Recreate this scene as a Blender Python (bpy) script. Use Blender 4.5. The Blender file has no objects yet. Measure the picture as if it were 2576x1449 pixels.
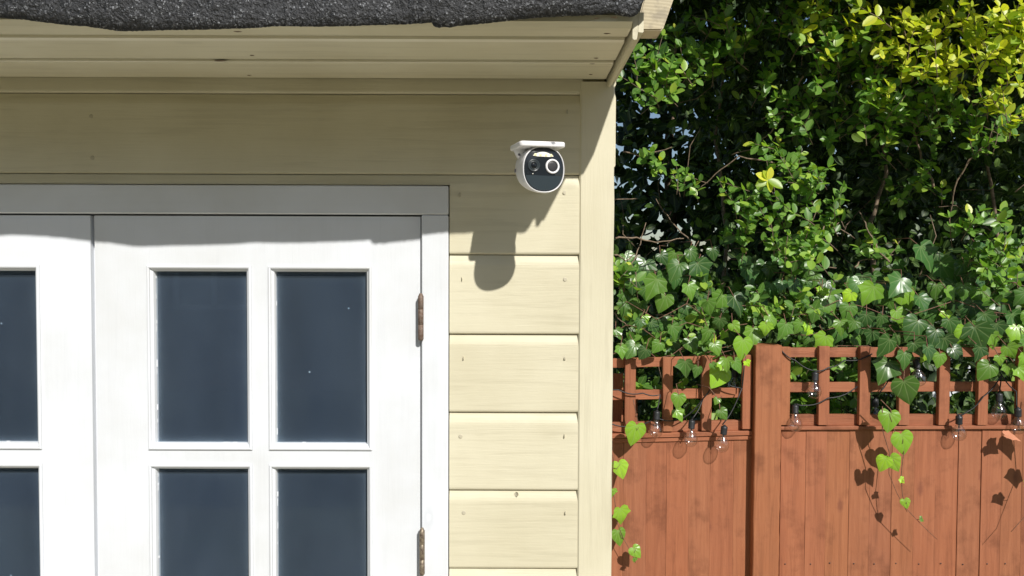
import bpy, bmesh, math, random
import numpy as np
from mathutils import Vector, Matrix, Quaternion
random.seed(7); rng = np.random.default_rng(11)
S = bpy.context.scene
COL = S.collection
# ------------------------------------------------------------------ camera
F = 1870.0; W = 2576.0; H = 1449.0; CU = 1288.0; CV = 724.5
HC = 1.55                                   # eye height over the ground
CAM = Vector((0, -1.10, HC))
cd = bpy.data.cameras.new('camera'); cam = bpy.data.objects.new('camera', cd); COL.objects.link(cam)
cd.sensor_width = 36; cd.lens = F / W * 36; cd.clip_start = 0.02; cd.clip_end = 2000
RM = Matrix.Rotation(math.radians(90 - 1.67), 3, 'X') @ Matrix.Rotation(0.0035, 3, 'Z')
cam.matrix_world = Matrix.Translation(CAM) @ RM.to_4x4()
S.camera = cam
# ------------------------------------------------------------------ sky, sun, exposure
SA, SK = 0.45, 0.88                         # sun direction = (SA, -1, SK)
sun_dir = Vector((SA, -1, SK)).normalized()
w = bpy.data.worlds.new('World'); S.world = w; w.use_nodes = True
nt = w.node_tree; bg = nt.nodes['Background']
sky = nt.nodes.new('ShaderNodeTexSky'); sky.sky_type = 'NISHITA'; sky.sun_disc = False
sky.sun_elevation = math.asin(sun_dir.z); sky.sun_rotation = math.atan2(sun_dir.x, sun_dir.y)
sky.air_density = 1.0; sky.dust_density = 0.8; sky.ozone_density = 1.0
nt.links.new(sky.outputs[0], bg.inputs[0]); bg.inputs[1].default_value = 0.076
sd = bpy.data.lights.new('sun', 'SUN'); sd.energy = 4.7; sd.angle = math.radians(0.8); sd.color = (1.0, 0.965, 0.905)
so = bpy.data.objects.new('sun', sd); COL.objects.link(so); so.location = (3, -6, 6)
so.rotation_euler = (-sun_dir).to_track_quat('-Z', 'Y').to_euler()
S.view_settings.view_transform = 'Standard'; S.view_settings.look = 'None'
S.view_settings.exposure = 0.12; S.view_settings.gamma = 1; S.view_settings.use_curve_mapping = False
S.cycles.max_bounces = 8; S.cycles.transparent_max_bounces = 12
# ------------------------------------------------------------------ helpers
def at(u, v, Y):
    """world point seen at picture position (u, v) on the vertical plane y = Y"""
    d = RM @ Vector(((u - CU) / F, -(v - CV) / F, -1.0))
    return CAM + d * ((Y - CAM.y) / d.y)
def X(u, Y, v=724): return at(u, v, Y).x
def Z(v, Y, u=1288): return at(u, v, Y).z
def link(name, me, mat=None, parent=None, loc=(0, 0, 0), rot=(0, 0, 0)):
    o = bpy.data.objects.new(name, me); COL.objects.link(o)
    if mat and me is not None and not me.materials: me.materials.append(mat)
    o.location = loc; o.rotation_euler = rot
    if parent: o.parent = parent
    return o
def thing(name, label, cat, loc=(0, 0, 0), group=None):
    o = bpy.data.objects.new(name, None); COL.objects.link(o); o.location = loc
    o.empty_display_size = .05; o['label'] = label; o['category'] = cat
    if group: o['group'] = group
    return o
def bmdone(bm, name, smooth=False):
    bmesh.ops.recalc_face_normals(bm, faces=bm.faces)
    me = bpy.data.meshes.new(name); bm.to_mesh(me); bm.free()
    if smooth: me.shade_smooth()
    return me
def box_bm(bm, x0, x1, y0, y1, z0, z1, bev=0.0, seg=1):
    r = bmesh.ops.create_cube(bm, size=1)
    vs = r['verts']
    for v in vs:
        v.co = Vector(((x0 + x1) / 2 + v.co.x * (x1 - x0), (y0 + y1) / 2 + v.co.y * (y1 - y0), (z0 + z1) / 2 + v.co.z * (z1 - z0)))
    if bev:
        es = list({e for v in vs for e in v.link_edges})
        bmesh.ops.bevel(bm, geom=es, offset=bev, segments=seg, affect='EDGES', profile=.5)
def box(name, x0, x1, y0, y1, z0, z1, mat, parent=None, bev=0.0012, seg=1, rot=None):
    """box mesh centred on its own origin"""
    c = Vector(((x0 + x1) / 2, (y0 + y1) / 2, (z0 + z1) / 2))
    bm = bmesh.new(); box_bm(bm, x0 - c.x, x1 - c.x, y0 - c.y, y1 - c.y, z0 - c.z, z1 - c.z, bev, seg)
    o = link(name, bmdone(bm, name), mat, parent, c - (Vector(parent.location) if parent else Vector()))
    if rot: o.rotation_euler = rot
    return o
def extrude_x(name, prof, x0, x1, mat, parent=None, smooth=False, axis='X'):
    """profile polygon (a, z) extruded along x (or along y with axis Y)"""
    bm = bmesh.new(); n = len(prof)
    cx = (x0 + x1) / 2
    ca = sum(p[0] for p in prof) / n; cz = sum(p[1] for p in prof) / n
    def mk(a, z, t): return (t - cx, a - ca, z - cz) if axis == 'X' else (a - ca, t - cx, z - cz)
    A = [bm.verts.new(mk(a, z, x0)) for a, z in prof]; B = [bm.verts.new(mk(a, z, x1)) for a, z in prof]
    for i in range(n):
        bm.faces.new((A[i], A[(i + 1) % n], B[(i + 1) % n], B[i]))
    bm.faces.new(A); bm.faces.new(B[::-1])
    loc = Vector((cx, ca, cz)) if axis == 'X' else Vector((ca, cx, cz))
    return link(name, bmdone(bm, name, smooth), mat, parent, loc)
def tube_bm(bm, pts, rad, n=6):
    pts = [Vector(p) for p in pts]; rings = []
    if not hasattr(rad, '__len__'): rad = [rad] * len(pts)
    for i, p in enumerate(pts):
        t = (pts[min(i + 1, len(pts) - 1)] - pts[max(i - 1, 0)]).normalized()
        a = t.orthogonal().normalized() if i == 0 else (prev - t * prev.dot(t)).normalized()
        prev = a; b = t.cross(a)
        rings.append([bm.verts.new(p + (a * math.cos(k * 2 * math.pi / n) + b * math.sin(k * 2 * math.pi / n)) * rad[i]) for k in range(n)])
    for r0, r1 in zip(rings, rings[1:]):
        for k in range(n):
            f = bm.faces.new((r0[k], r0[(k + 1) % n], r1[(k + 1) % n], r1[k])); f.smooth = True
    bm.faces.new(rings[0][::-1]); bm.faces.new(rings[-1])
def lathe_me(name, prof, n=24, axis='Z'):
    """(r, h) profile turned about z"""
    bm = bmesh.new(); rings = []
    for r, h in prof:
        if r < 1e-6: rings.append([bm.verts.new((0, 0, h))])
        else: rings.append([bm.verts.new((r * math.cos(2 * math.pi * k / n), r * math.sin(2 * math.pi * k / n), h)) for k in range(n)])
    for a, b in zip(rings, rings[1:]):
        for k in range(n):
            q = [a[k % len(a)], a[(k + 1) % len(a)], b[(k + 1) % len(b)], b[k % len(b)]]
            q = list(dict.fromkeys(q))
            if len(q) > 2:
                f = bm.faces.new(q); f.smooth = True
    return bmdone(bm, name)
# ------------------------------------------------------------------ materials
def mat(name): 
    m = bpy.data.materials.new(name); m.use_nodes = True
    t = m.node_tree; b = t.nodes['Principled BSDF']
    return m, t, b
def N(t, typ, **k):
    n = t.nodes.new(typ)
    for a, v in k.items():
        if a in n.inputs.keys(): n.inputs[a].default_value = v
        else: setattr(n, a, v)
    return n
def ramp(t, src, stops):
    r = t.nodes.new('ShaderNodeValToRGB'); e = r.color_ramp.elements
    while len(e) < len(stops): e.new(0.5)
    for el, (p, c) in zip(e, stops): el.position = p; el.color = (*c, 1) if len(c) == 3 else c
    t.links.new(src, r.inputs[0]); return r
def mixc(t, fac, a, b, mode='MIX'):
    m = t.nodes.new('ShaderNodeMix'); m.data_type = 'RGBA'; m.blend_type = mode
    for s, x in ((m.inputs[0], fac), (m.inputs[6], a), (m.inputs[7], b)):
        if isinstance(x, bpy.types.NodeSocket): t.links.new(x, s)
        elif hasattr(x, '__len__'): s.default_value = (*x, 1) if len(x) == 3 else x
        else: s.default_value = x
    return m.outputs[2]
def math_(t, op, a, b=0.0, c=None, clamp=False):
    m = t.nodes.new('ShaderNodeMath'); m.operation = op; m.use_clamp = clamp
    for s, x in zip(m.inputs, (a, b, c)):
        if x is None: continue
        if isinstance(x, bpy.types.NodeSocket): t.links.new(x, s)
        else: s.default_value = x
    return m.outputs[0]
def coords(t, scale, offset=True):
    tc = t.nodes.new('ShaderNodeTexCoord'); mp = t.nodes.new('ShaderNodeMapping')
    mp.inputs['Scale'].default_value = scale
    src = tc.outputs['Object']
    if offset:
        oi = t.nodes.new('ShaderNodeObjectInfo'); v = N(t, 'ShaderNodeVectorMath', operation='SCALE'); v.inputs[0].default_value = (7.3, 3.1, 5.7)
        t.links.new(oi.outputs['Random'], v.inputs['Scale'])
        a = N(t, 'ShaderNodeVectorMath', operation='ADD'); t.links.new(src, a.inputs[0]); t.links.new(v.outputs[0], a.inputs[1]); src = a.outputs[0]
    t.links.new(src, mp.inputs[0]); return mp.outputs[0]
def noise(t, vec, scale, detail=4, rough=.55, dist=0):
    n = t.nodes.new('ShaderNodeTexNoise'); n.inputs['Scale'].default_value = scale
    n.inputs['Detail'].default_value = detail; n.inputs['Roughness'].default_value = rough; n.inputs['Distortion'].default_value = dist
    t.links.new(vec, n.inputs['Vector']); return n.outputs[0]
def bump(t, b, h, strength, dist=.001, prev=None):
    n = t.nodes.new('ShaderNodeBump'); n.inputs['Strength'].default_value = strength; n.inputs['Distance'].default_value = dist
    t.links.new(h, n.inputs['Height'])
    if prev: t.links.new(prev, n.inputs['Normal'])
    if b: t.links.new(n.outputs[0], b.inputs['Normal'])
    return n.outputs[0]
def painted_wood(name, col, dark, grain, rough=.5, knots=True, bstr=.5, stain=.36):
    """painted timber, grain direction 'X','Y' or 'Z'"""
    m, t, b = mat(name)
    sc = {'X': (1.2, 22, 22), 'Y': (22, 1.2, 22), 'Z': (22, 22, 1.2)}[grain]
    v = coords(t, sc)
    g = noise(t, v, 4.0, 6, .6, .4)
    iso = coords(t, (1, 1, 1))
    big = noise(t, iso, 5, 4, .6)
    fine = noise(t, v, 18, 3, .6, .2)
    r1 = ramp(t, g, [(.36, dark), (.47, col)])
    c = mixc(t, stain, col, r1.outputs[0])
    r2 = ramp(t, big, [(.35, (.91, .90, .87)), (.62, (1, 1, 1))])
    c = mixc(t, 1.0, c, r2.outputs[0], 'MULTIPLY')
    if knots:
        vo = t.nodes.new('ShaderNodeTexVoronoi'); vo.inputs['Scale'].default_value = 1.0
        ks = {'X': (3.2, 7, 7), 'Y': (7, 3.2, 7), 'Z': (7, 7, 3.2)}[grain]
        t.links.new(coords(t, ks), vo.inputs['Vector'])
        wv = noise(t, iso, 120, 2, .5)
        dd = math_(t, 'ADD', vo.outputs['Distance'], math_(t, 'MULTIPLY', wv, .03))
        kr = ramp(t, dd, [(.035, (.25, .25, .25)), (.06, (0, 0, 0)), (.075, (.35, .35, .35)), (.10, (0, 0, 0))])
        c = mixc(t, math_(t, 'MULTIPLY', kr.outputs[0], .9), c, tuple(x * .8 for x in dark))
    oi = t.nodes.new('ShaderNodeObjectInfo'); rr = ramp(t, oi.outputs['Random'], [(0, (.955, .95, .935)), (1, (1, 1, 1))])
    c = mixc(t, 1.0, c, rr.outputs[0], 'MULTIPLY')
    t.links.new(c, b.inputs['Base Color'])
    h = math_(t, 'ADD', math_(t, 'MULTIPLY', g, 1.0), math_(t, 'MULTIPLY', fine, .5))
    nn = bump(t, None, h, bstr, .0009)
    bump(t, b, noise(t, iso, 300, 2, .6), .12, .0005, nn)
    b.inputs['Roughness'].default_value = rough; b.inputs['Specular IOR Level'].default_value = .35
    return m
CREAM = (.665, .622, .465); CREAM_D = (.52, .48, .35)
m_cream = painted_wood('cream_paint_horizontal', CREAM, CREAM_D, 'X', bstr=.55)
m_cream_y = painted_wood('cream_paint_depth', CREAM, CREAM_D, 'Y')
m_cream_z = painted_wood('cream_paint_upright', CREAM, CREAM_D, 'Z', bstr=.45)
m_white = painted_wood('white_paint_upright', (.74, .77, .82), (.63, .66, .71), 'Z', rough=.42, bstr=.25, stain=.16)
m_white_x = painted_wood('white_paint_level', (.74, .77, .82), (.63, .66, .71), 'X', rough=.42, bstr=.25, stain=.16)
m_crack, t, b = mat('dirty_crack'); b.inputs['Base Color'].default_value = (.09, .07, .05, 1); b.inputs['Roughness'].default_value = .9
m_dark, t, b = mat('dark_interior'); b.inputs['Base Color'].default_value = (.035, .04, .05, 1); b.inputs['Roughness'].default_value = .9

def red_wood(name, grain):
    m, t, b = mat(name)
    sc = {'X': (1.5, 30, 30), 'Z': (30, 30, 1.5)}[grain]
    v = coords(t, sc); g = noise(t, v, 2.2, 6, .62, .8); iso = coords(t, (1, 1, 1)); big = noise(t, iso, 9, 5, .65)
    fine = noise(t, v, 12, 3, .6)
    r = ramp(t, g, [(.22, (.24, .088, .042)), (.48, (.335, .124, .060)), (.76, (.40, .158, .078))])
    r2 = ramp(t, big, [(.32, (.70, .67, .65)), (.48, (1, 1, 1)), (.62, (1.0, .98, .95)), (.75, (.86, .84, .84))])
    c = mixc(t, 1.0, r.outputs[0], r2.outputs[0], 'MULTIPLY')
    oi = t.nodes.new('ShaderNodeObjectInfo')
    r3 = ramp(t, oi.outputs['Random'], [(0, (.80, .76, .76)), (.35, (1, .95, .93)), (.7, (.92, .92, .95)), (1, (1, 1.0, .90))])
    c = mixc(t, 1.0, c, r3.outputs[0], 'MULTIPLY')
    vo = t.nodes.new('ShaderNodeTexVoronoi'); ks = {'X': (4, 9, 9), 'Z': (9, 9, 4)}[grain]
    t.links.new(coords(t, ks), vo.inputs['Vector']); vo.inputs['Scale'].default_value = 1
    kr = ramp(t, math_(t, 'ADD', vo.outputs['Distance'], math_(t, 'MULTIPLY', noise(t, iso, 60, 3), .1)), [(.10, (1, 1, 1)), (.17, (0, 0, 0))])
    c = mixc(t, math_(t, 'MULTIPLY', kr.outputs[0], .55), c, (.16, .05, .03))
    t.links.new(c, b.inputs['Base Color']); b.inputs['Roughness'].default_value = .62; b.inputs['Specular IOR Level'].default_value = .4
    bump(t, b, math_(t, 'ADD', g, math_(t, 'MULTIPLY', fine, .6)), .8, .0016)
    return m
m_redx = red_wood('red_stain_level', 'X'); m_redz = red_wood('red_stain_upright', 'Z')

def simple(name, col, rough=.5, metal=0, spec=.5, nscale=None, nb=.2, ndist=.0008, var=None):
    m, t, b = mat(name); b.inputs['Base Color'].default_value = (*col, 1); b.inputs['Roughness'].default_value = rough
    b.inputs['Metallic'].default_value = metal; b.inputs['Specular IOR Level'].default_value = spec
    if nscale:
        v = coords(t, (1, 1, 1)); n = noise(t, v, nscale, 4, .6); bump(t, b, n, nb, ndist)
        if var:
            r = ramp(t, n, [(.35, var), (.6, col)]); t.links.new(r.outputs[0], b.inputs['Base Color'])
    return m
m_plastic = simple('white_plastic', (.80, .79, .80), .34, nscale=900, nb=.05, ndist=.0002)
m_facebl = simple('glossy_black_face', (.018, .022, .026), .09, spec=.5, nscale=40, nb=.01)
m_facelow = simple('smoked_lower_window', (.035, .047, .054), .16, nscale=40, nb=.01)
m_lensg = simple('lens_grey', (.030, .038, .042), .3, nscale=80, nb=.02)
m_lensd = simple('lens_dark', (.010, .012, .014), .06, nscale=80, nb=.01)
m_pir = simple('sensor_dome_grey', (.020, .019, .021), .45, nscale=500, nb=.2)
m_led = simple('light_lens_cream', (.90, .87, .78), .25, nscale=200, nb=.1)
m_ledy = simple('light_chip_yellow', (.80, .74, .42), .3, nscale=200, nb=.1)
m_screw = simple('screw_grey', (.22, .20, .23), .4, .5, nscale=300)
m_rust = simple('rusty_steel', (.20, .15, .12), .65, .35, nscale=260, nb=.5, ndist=.0015, var=(.13, .075, .05))
m_brass = simple('worn_steel', (.30, .25, .18), .5, .6, nscale=260, nb=.5, var=(.14, .10, .08))
m_socket = simple('black_rubber', (.02, .021, .024), .45, nscale=200)
m_wire = simple('black_cable', (.016, .017, .018), .5, nscale=200)
m_nailred = simple('dark_nail', (.07, .035, .028), .6, nscale=300)
m_twig = simple('bark_twig', (.25, .18, .12), .8, nscale=90, nb=.6, ndist=.002, var=(.11, .075, .05))
m_vine = simple('ivy_stem_brown', (.20, .10, .06), .7, nscale=120, nb=.4, var=(.10, .05, .03))
m_dead = simple('dead_leaf_orange', (.62, .27, .15), .7, nscale=80, nb=.5, var=(.42, .16, .09))
# end grain
m_end, t, b = mat('end_grain_timber')
tc = coords(t, (1, 1, 1), False); wv = t.nodes.new('ShaderNodeTexWave'); wv.wave_type = 'RINGS'; wv.rings_direction = 'Y'
mp = t.nodes.new('ShaderNodeMapping'); mp.inputs['Location'].default_value = (-.004, 0, -.07); t.links.new(tc, mp.inputs[0])
t.links.new(mp.outputs[0], wv.inputs['Vector']); wv.inputs['Scale'].default_value = 75; wv.inputs['Distortion'].default_value = 1.6; wv.inputs['Detail'].default_value = 3
r = ramp(t, wv.outputs['Fac'], [(0, (.47, .40, .27)), (.6, (.53, .46, .31))]); c = mixc(t, .35, r.outputs[0], (.50, .43, .29))
c = mixc(t, ramp(t, noise(t, tc, 60, 4), [(.35, (1, 1, 1)), (.5, (0, 0, 0))]).outputs[0], c, (.36, .31, .22)); t.links.new(c, b.inputs['Base Color']); b.inputs['Roughness'].default_value = .75
bump(t, b, wv.outputs['Fac'], .25, .0006)
# felt
m_felt, t, b = mat('mineral_roofing_felt')
v = coords(t, (1, 1, 1), False); n1 = noise(t, v, 260, 3, .65); n2 = noise(t, v, 70, 4, .6); n3 = noise(t, v, 6, 3, .5)
vo = t.nodes.new('ShaderNodeTexVoronoi'); vo.inputs['Scale'].default_value = 620; t.links.new(v, vo.inputs['Vector'])
sp = ramp(t, vo.outputs['Color'], [(.72, (0, 0, 0)), (.88, (1, 1, 1))])
base = ramp(t, n1, [(.36, (.008, .009, .010)), (.60, (.036, .037, .040))]).outputs[0]
base = mixc(t, math_(t, 'MULTIPLY', sp.outputs[0], ramp(t, n2, [(.40, (0, 0, 0)), (.56, (1, 1, 1))]).outputs[0]), base, (.30, .31, .33))
t.links.new(base, b.inputs['Base Color']); b.inputs['Roughness'].default_value = .6; b.inputs['Specular IOR Level'].default_value = .6
nn = bump(t, None, n1, 1.0, .004); bump(t, b, n2, 1.0, .006, nn)
# window glass: thin, reflecting, with dusty corners
def glass_mat(name, tint, dirt=.12, ior=1.5, seed=0):
    m = bpy.data.materials.new(name); m.use_nodes = True; t = m.node_tree; t.nodes.clear()
    out = t.nodes.new('ShaderNodeOutputMaterial'); tr = N(t, 'ShaderNodeBsdfTransparent'); tr.inputs[0].default_value = (*tint, 1)
    gl = N(t, 'ShaderNodeBsdfGlossy'); gl.inputs['Roughness'].default_value = .03; fr = N(t, 'ShaderNodeFresnel'); fr.inputs[0].default_value = ior
    if not dirt: gl.inputs['Roughness'].default_value = .14
    mx = t.nodes.new('ShaderNodeMixShader'); lw = N(t, 'ShaderNodeLayerWeight'); lw.inputs[0].default_value = .5; t.links.new(math_(t, 'ADD', math_(t, 'MULTIPLY', math_(t, 'POWER', lw.outputs['Facing'], 5.0 if dirt else 2.4), .9 if dirt else .7), .04 if dirt else .10), mx.inputs[0]); t.links.new(tr.outputs[0], mx.inputs[1]); t.links.new(gl.outputs[0], mx.inputs[2])
    last = mx.outputs[0]
    if dirt:
        df = N(t, 'ShaderNodeBsdfDiffuse'); df.inputs[0].default_value = (.36, .47, .58, 1)
        v = coords(t, (1, 1, .55)); tc = t.nodes.new('ShaderNodeTexCoord')
        sx = t.nodes.new('ShaderNodeSeparateXYZ'); t.links.new(tc.outputs['Generated'], sx.inputs[0])
        ex = math_(t, 'ABSOLUTE', math_(t, 'MULTIPLY', math_(t, 'SUBTRACT', sx.outputs[0], .5), 2.0))
        ez = math_(t, 'ABSOLUTE', math_(t, 'MULTIPLY', math_(t, 'SUBTRACT', sx.outputs[2], .5), 2.0))
        e = math_(t, 'ADD', math_(t, 'POWER', ex, 14.0), math_(t, 'POWER', ez, 26.0))
        n1 = noise(t, v, 22, 5, .65); n2 = noise(t, v, 8, 4, .6)
        vo = t.nodes.new('ShaderNodeTexVoronoi'); vo.inputs['Scale'].default_value = 34; t.links.new(coords(t, (1, 1, 1)), vo.inputs['Vector'])
        spk = ramp(t, vo.outputs['Distance'], [(.03, (.7, .7, .7)), (.06, (0, 0, 0))]).outputs[0]
        sel = t.nodes.new('ShaderNodeSeparateColor'); t.links.new(vo.outputs['Color'], sel.inputs[0])
        spk = math_(t, 'MULTIPLY', spk, math_(t, 'GREATER_THAN', sel.outputs[0], .80))
        d = math_(t, 'MULTIPLY', math_(t, 'MULTIPLY', e, n1), dirt * 3.4)
        d = math_(t, 'ADD', d, math_(t, 'MULTIPLY', ramp(t, n2, [(.30, (.55, .55, .55)), (.75, (1, 1, 1))]).outputs[0], dirt))
        d = math_(t, 'ADD', d, spk, clamp=True)
        m2 = t.nodes.new('ShaderNodeMixShader'); t.links.new(d, m2.inputs[0]); t.links.new(last, m2.inputs[1]); t.links.new(df.outputs[0], m2.inputs[2]); last = m2.outputs[0]
    t.links.new(last, out.inputs[0]); return m
m_pane = glass_mat('dusty_window_glass', (.90, .93, .96), .06)
m_bulb = glass_mat('clear_bulb_glass', (.97, .97, .97), 0, 1.45)

def leaf_mat(name, stops, rough=.38, veins=False, trans=.35, usecol=False):
    m, t, b = mat(name)
    at_ = t.nodes.new('ShaderNodeAttribute'); at_.attribute_name = 'tint'; oi = t.nodes.new('ShaderNodeObjectInfo')
    val = math_(t, 'FRACT', math_(t, 'ADD', at_.outputs['Fac'], oi.outputs['Random']))
    c = ramp(t, val, stops).outputs[0]
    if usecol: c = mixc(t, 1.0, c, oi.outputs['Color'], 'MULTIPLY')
    uv = t.nodes.new('ShaderNodeUVMap'); uv.uv_map = 'leaf'; s = t.nodes.new('ShaderNodeSeparateXYZ'); t.links.new(uv.outputs[0], s.inputs[0])
    ax = math_(t, 'ABSOLUTE', s.outputs[0])
    if veins:
        dmin = ax
        for ang in (33, 66, 100):
            A = math.radians(ang)
            d = math_(t, 'ABSOLUTE', math_(t, 'SUBTRACT', math_(t, 'MULTIPLY', ax, math.cos(A)), math_(t, 'MULTIPLY', s.outputs[1], math.sin(A))))
            dmin = math_(t, 'MINIMUM', dmin, d)
        k = ramp(t, dmin, [(.006, (1, 1, 1)), (.026, (0, 0, 0))]).outputs[0]
        c2 = mixc(t, math_(t, 'MULTIPLY', k, .34), c, (.36, .46, .20))
        c2 = mixc(t, math_(t, 'MULTIPLY', noise(t, coords(t, (1, 1, 1)), 90, 3), .25), c2, (.02, .05, .02))
    else:
        k = ramp(t, ax, [(.010, (1, 1, 1)), (.05, (0, 0, 0))]).outputs[0]
        c2 = mixc(t, math_(t, 'MULTIPLY', k, .35), c, (.30, .40, .12))
    t.links.new(c2, b.inputs['Base Color']); b.inputs['Roughness'].default_value = rough; b.inputs['Specular IOR Level'].default_value = .5
    tl = t.nodes.new('ShaderNodeBsdfTranslucent')
    g = t.nodes.new('ShaderNodeMix'); g.data_type = 'RGBA'; g.blend_type = 'MULTIPLY'; g.inputs[0].default_value = 1; t.links.new(c2, g.inputs[6]); g.inputs[7].default_value = (1.5, 1.6, .6, 1)
    t.links.new(g.outputs[2], tl.inputs[0])
    mx = t.nodes.new('ShaderNodeMixShader'); mx.inputs[0].default_value = trans
    t.links.new(b.outputs[0], mx.inputs[1]); t.links.new(tl.outputs[0], mx.inputs[2]); t.links.new(mx.outputs[0], t.nodes['Material Output'].inputs[0])
    if veins: bump(t, b, dmin, .6, .01)
    return m
m_privet = leaf_mat('privet_leaf', [(0, (.06, .14, .025)), (.3, (.115, .25, .04)), (.72, (.20, .37, .06)), (.95, (.32, .48, .06)), (1, (.58, .62, .07))])
m_golden = leaf_mat('golden_privet_leaf', [(0, (.20, .33, .03)), (.3, (.38, .48, .035)), (.65, (.56, .60, .045)), (1, (.72, .70, .07))])
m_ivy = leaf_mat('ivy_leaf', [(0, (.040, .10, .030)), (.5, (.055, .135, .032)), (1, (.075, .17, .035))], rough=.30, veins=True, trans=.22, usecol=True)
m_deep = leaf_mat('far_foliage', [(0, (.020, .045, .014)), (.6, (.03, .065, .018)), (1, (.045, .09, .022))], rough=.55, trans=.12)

# ------------------------------------------------------------------ ground
m_gr, t, b = mat('lawn_ground')
v = coords(t, (1, 1, 1), False); n1 = noise(t, v, 1.2, 6, .6); n2 = noise(t, v, 60, 4, .6)
c = mixc(t, n2, (.050, .080, .022), (.085, .105, .035)); c = mixc(t, ramp(t, n1, [(.4, (0, 0, 0)), (.6, (.6, .6, .6))]).outputs[0], c, (.09, .08, .045))
t.links.new(c, b.inputs['Base Color']); b.inputs['Roughness'].default_value = .9; bump(t, b, n2, .5, .01)
me = bpy.data.meshes.new('ground'); me.from_pydata([(-400, -400, 0), (400, -400, 0), (400, 400, 0), (-400, 400, 0)], [], [(0, 1, 2, 3)])
g = link('ground', me, m_gr); g['kind'] = 'structure'
m_pv, t, b = mat('pale_paving')
v = coords(t, (1, 1, 1), False); n2 = noise(t, v, 40, 4, .6)
t.links.new(mixc(t, n2, (.60, .54, .42), (.50, .45, .35)), b.inputs['Base Color']); b.inputs['Roughness'].default_value = .9; bump(t, b, n2, .4, .004)
me = bpy.data.meshes.new('paving'); me.from_pydata([(-2.6, -2.0, .012), (1.9, -2.0, .012), (1.9, .01, .012), (-2.6, .01, .012)], [], [(0, 1, 2, 3)])
g = link('paving', me, m_pv); g['kind'] = 'structure'

# unseen brick building, added behind the camera to block the low sky
m_brick, t, b = mat('brown_brick')
br = t.nodes.new('ShaderNodeTexBrick'); br.inputs['Color1'].default_value = (.16, .085, .06, 1); br.inputs['Color2'].default_value = (.11, .06, .045, 1); br.inputs['Mortar'].default_value = (.22, .20, .17, 1)
br.inputs['Scale'].default_value = 1.0; br.inputs['Brick Width'].default_value = .225; br.inputs['Row Height'].default_value = .075; br.inputs['Mortar Size'].default_value = .006
v = coords(t, (1, 1, 1), False); sw = t.nodes.new('ShaderNodeSeparateXYZ'); cw = t.nodes.new('ShaderNodeCombineXYZ')
t.links.new(v, sw.inputs[0]); t.links.new(sw.outputs[0], cw.inputs[0]); t.links.new(sw.outputs[2], cw.inputs[1]); t.links.new(cw.outputs[0], br.inputs['Vector'])
t.links.new(br.outputs[0], b.inputs['Base Color']); b.inputs['Roughness'].default_value = .9
m_tile = simple('slate_roof', (.07, .07, .075), .7, nscale=8, nb=.5, ndist=.02)
blocker_house = thing('blocker_house', 'unseen brown brick building added to block the low sky before the shed', 'blocker_house', (0, -9.5, 0))
wl = bmesh.new()
for (xa, xb, za, zb_) in ((-7, -4.2, 0, 3.6), (-3.2, -.6, 0, 3.6), (1.2, 3.4, 0, 3.6), (4.6, 8, 0, 3.6), (-4.2, -3.2, 0, 1.0), (3.4, 4.6, 0, 1.0), (-4.2, -3.2, 2.2, 3.6), (3.4, 4.6, 2.2, 3.6), (-.6, 1.2, 2.15, 3.6)):
    box_bm(wl, xa, xb, 1.2, 1.5, za, zb_)
link('wall', bmdone(wl, 'wall'), m_brick, blocker_house)
extrude_x('roof', [(1.75, 3.55), (1.2, 3.65), (-1.6, 5.2), (-1.5, 5.3), (1.8, 3.62)], -7.3, 8.3, m_tile, blocker_house)
for (xa, xb, za, zb_, nm) in ((-4.2, -3.2, 1.0, 2.2, 'window'), (3.4, 4.6, 1.0, 2.2, 'window'), (-.6, 1.2, .05, 2.15, 'patio_door')):
    bm = bmesh.new()
    for q in ((xa, xa + .06, za, zb_), (xb - .06, xb, za, zb_), (xa + .06, xb - .06, za, za + .06), (xa + .06, xb - .06, zb_ - .06, zb_), ((xa + xb) / 2 - .03, (xa + xb) / 2 + .03, za + .06, zb_ - .06)): box_bm(bm, q[0], q[1], 1.35, 1.42, q[2], q[3])
    wn = link(nm, bmdone(bm, nm), m_white, blocker_house)
    bm = bmesh.new(); box_bm(bm, xa + .05, xb - .05, 1.37, 1.39, za + .05, zb_ - .05); link('pane', bmdone(bm, 'pane'), m_facelow, wn)

# ------------------------------------------------------------------ shed
shed = thing('garden_shed', 'cream painted timber shed with white glazed double doors and felt roof', 'shed')
XL = -1.35
YF = 0.0                                   # siding face
xp0, xp1 = X(1456, -.002, 800), X(1543, -.002, 800)
xs1 = xp0 + .004                           # siding runs under the post edge
# siding boards: bottoms at these picture rows
rows = [236, 439, 640.5, 841, 1038, 1234, 1431]
zb = [Z(v, YF, 1300) for v in rows]
pitch = (zb[0] - zb[-1]) / 6
def board_prof(y0, zt, zbm, sgn=1):
    p = []
    for i in range(6):
        a = i / 5
        p.append((y0 + sgn * (.0050 * (1 - math.sin(a * math.pi / 2) ** 1.3)), zt - .0178 * a))
    p += [(y0, zbm + .004), (y0 + sgn * .0006, zbm + .0018), (y0 + sgn * .002, zbm + .0004), (y0 + sgn * .0036, zbm), (y0 + sgn * .014, zbm), (y0 + sgn * .014, zt)]
    return p
dxr = X(1128, 0, 900)                      # right edge of door frame on the wall plane
zft = Z(466, 0, 600)                       # top of door frame
tops = [zb[0] + pitch] + zb[:-1]
tops.append(zb[-1]); zb2 = zb + [zb[-1] - pitch]
k = 0
zz = zb[-1]; allb = [(a, b_) for a, b_ in zip(tops, zb2)]
while allb[-1][1] > .15: allb.append((allb[-1][1], allb[-1][1] - pitch))
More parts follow.
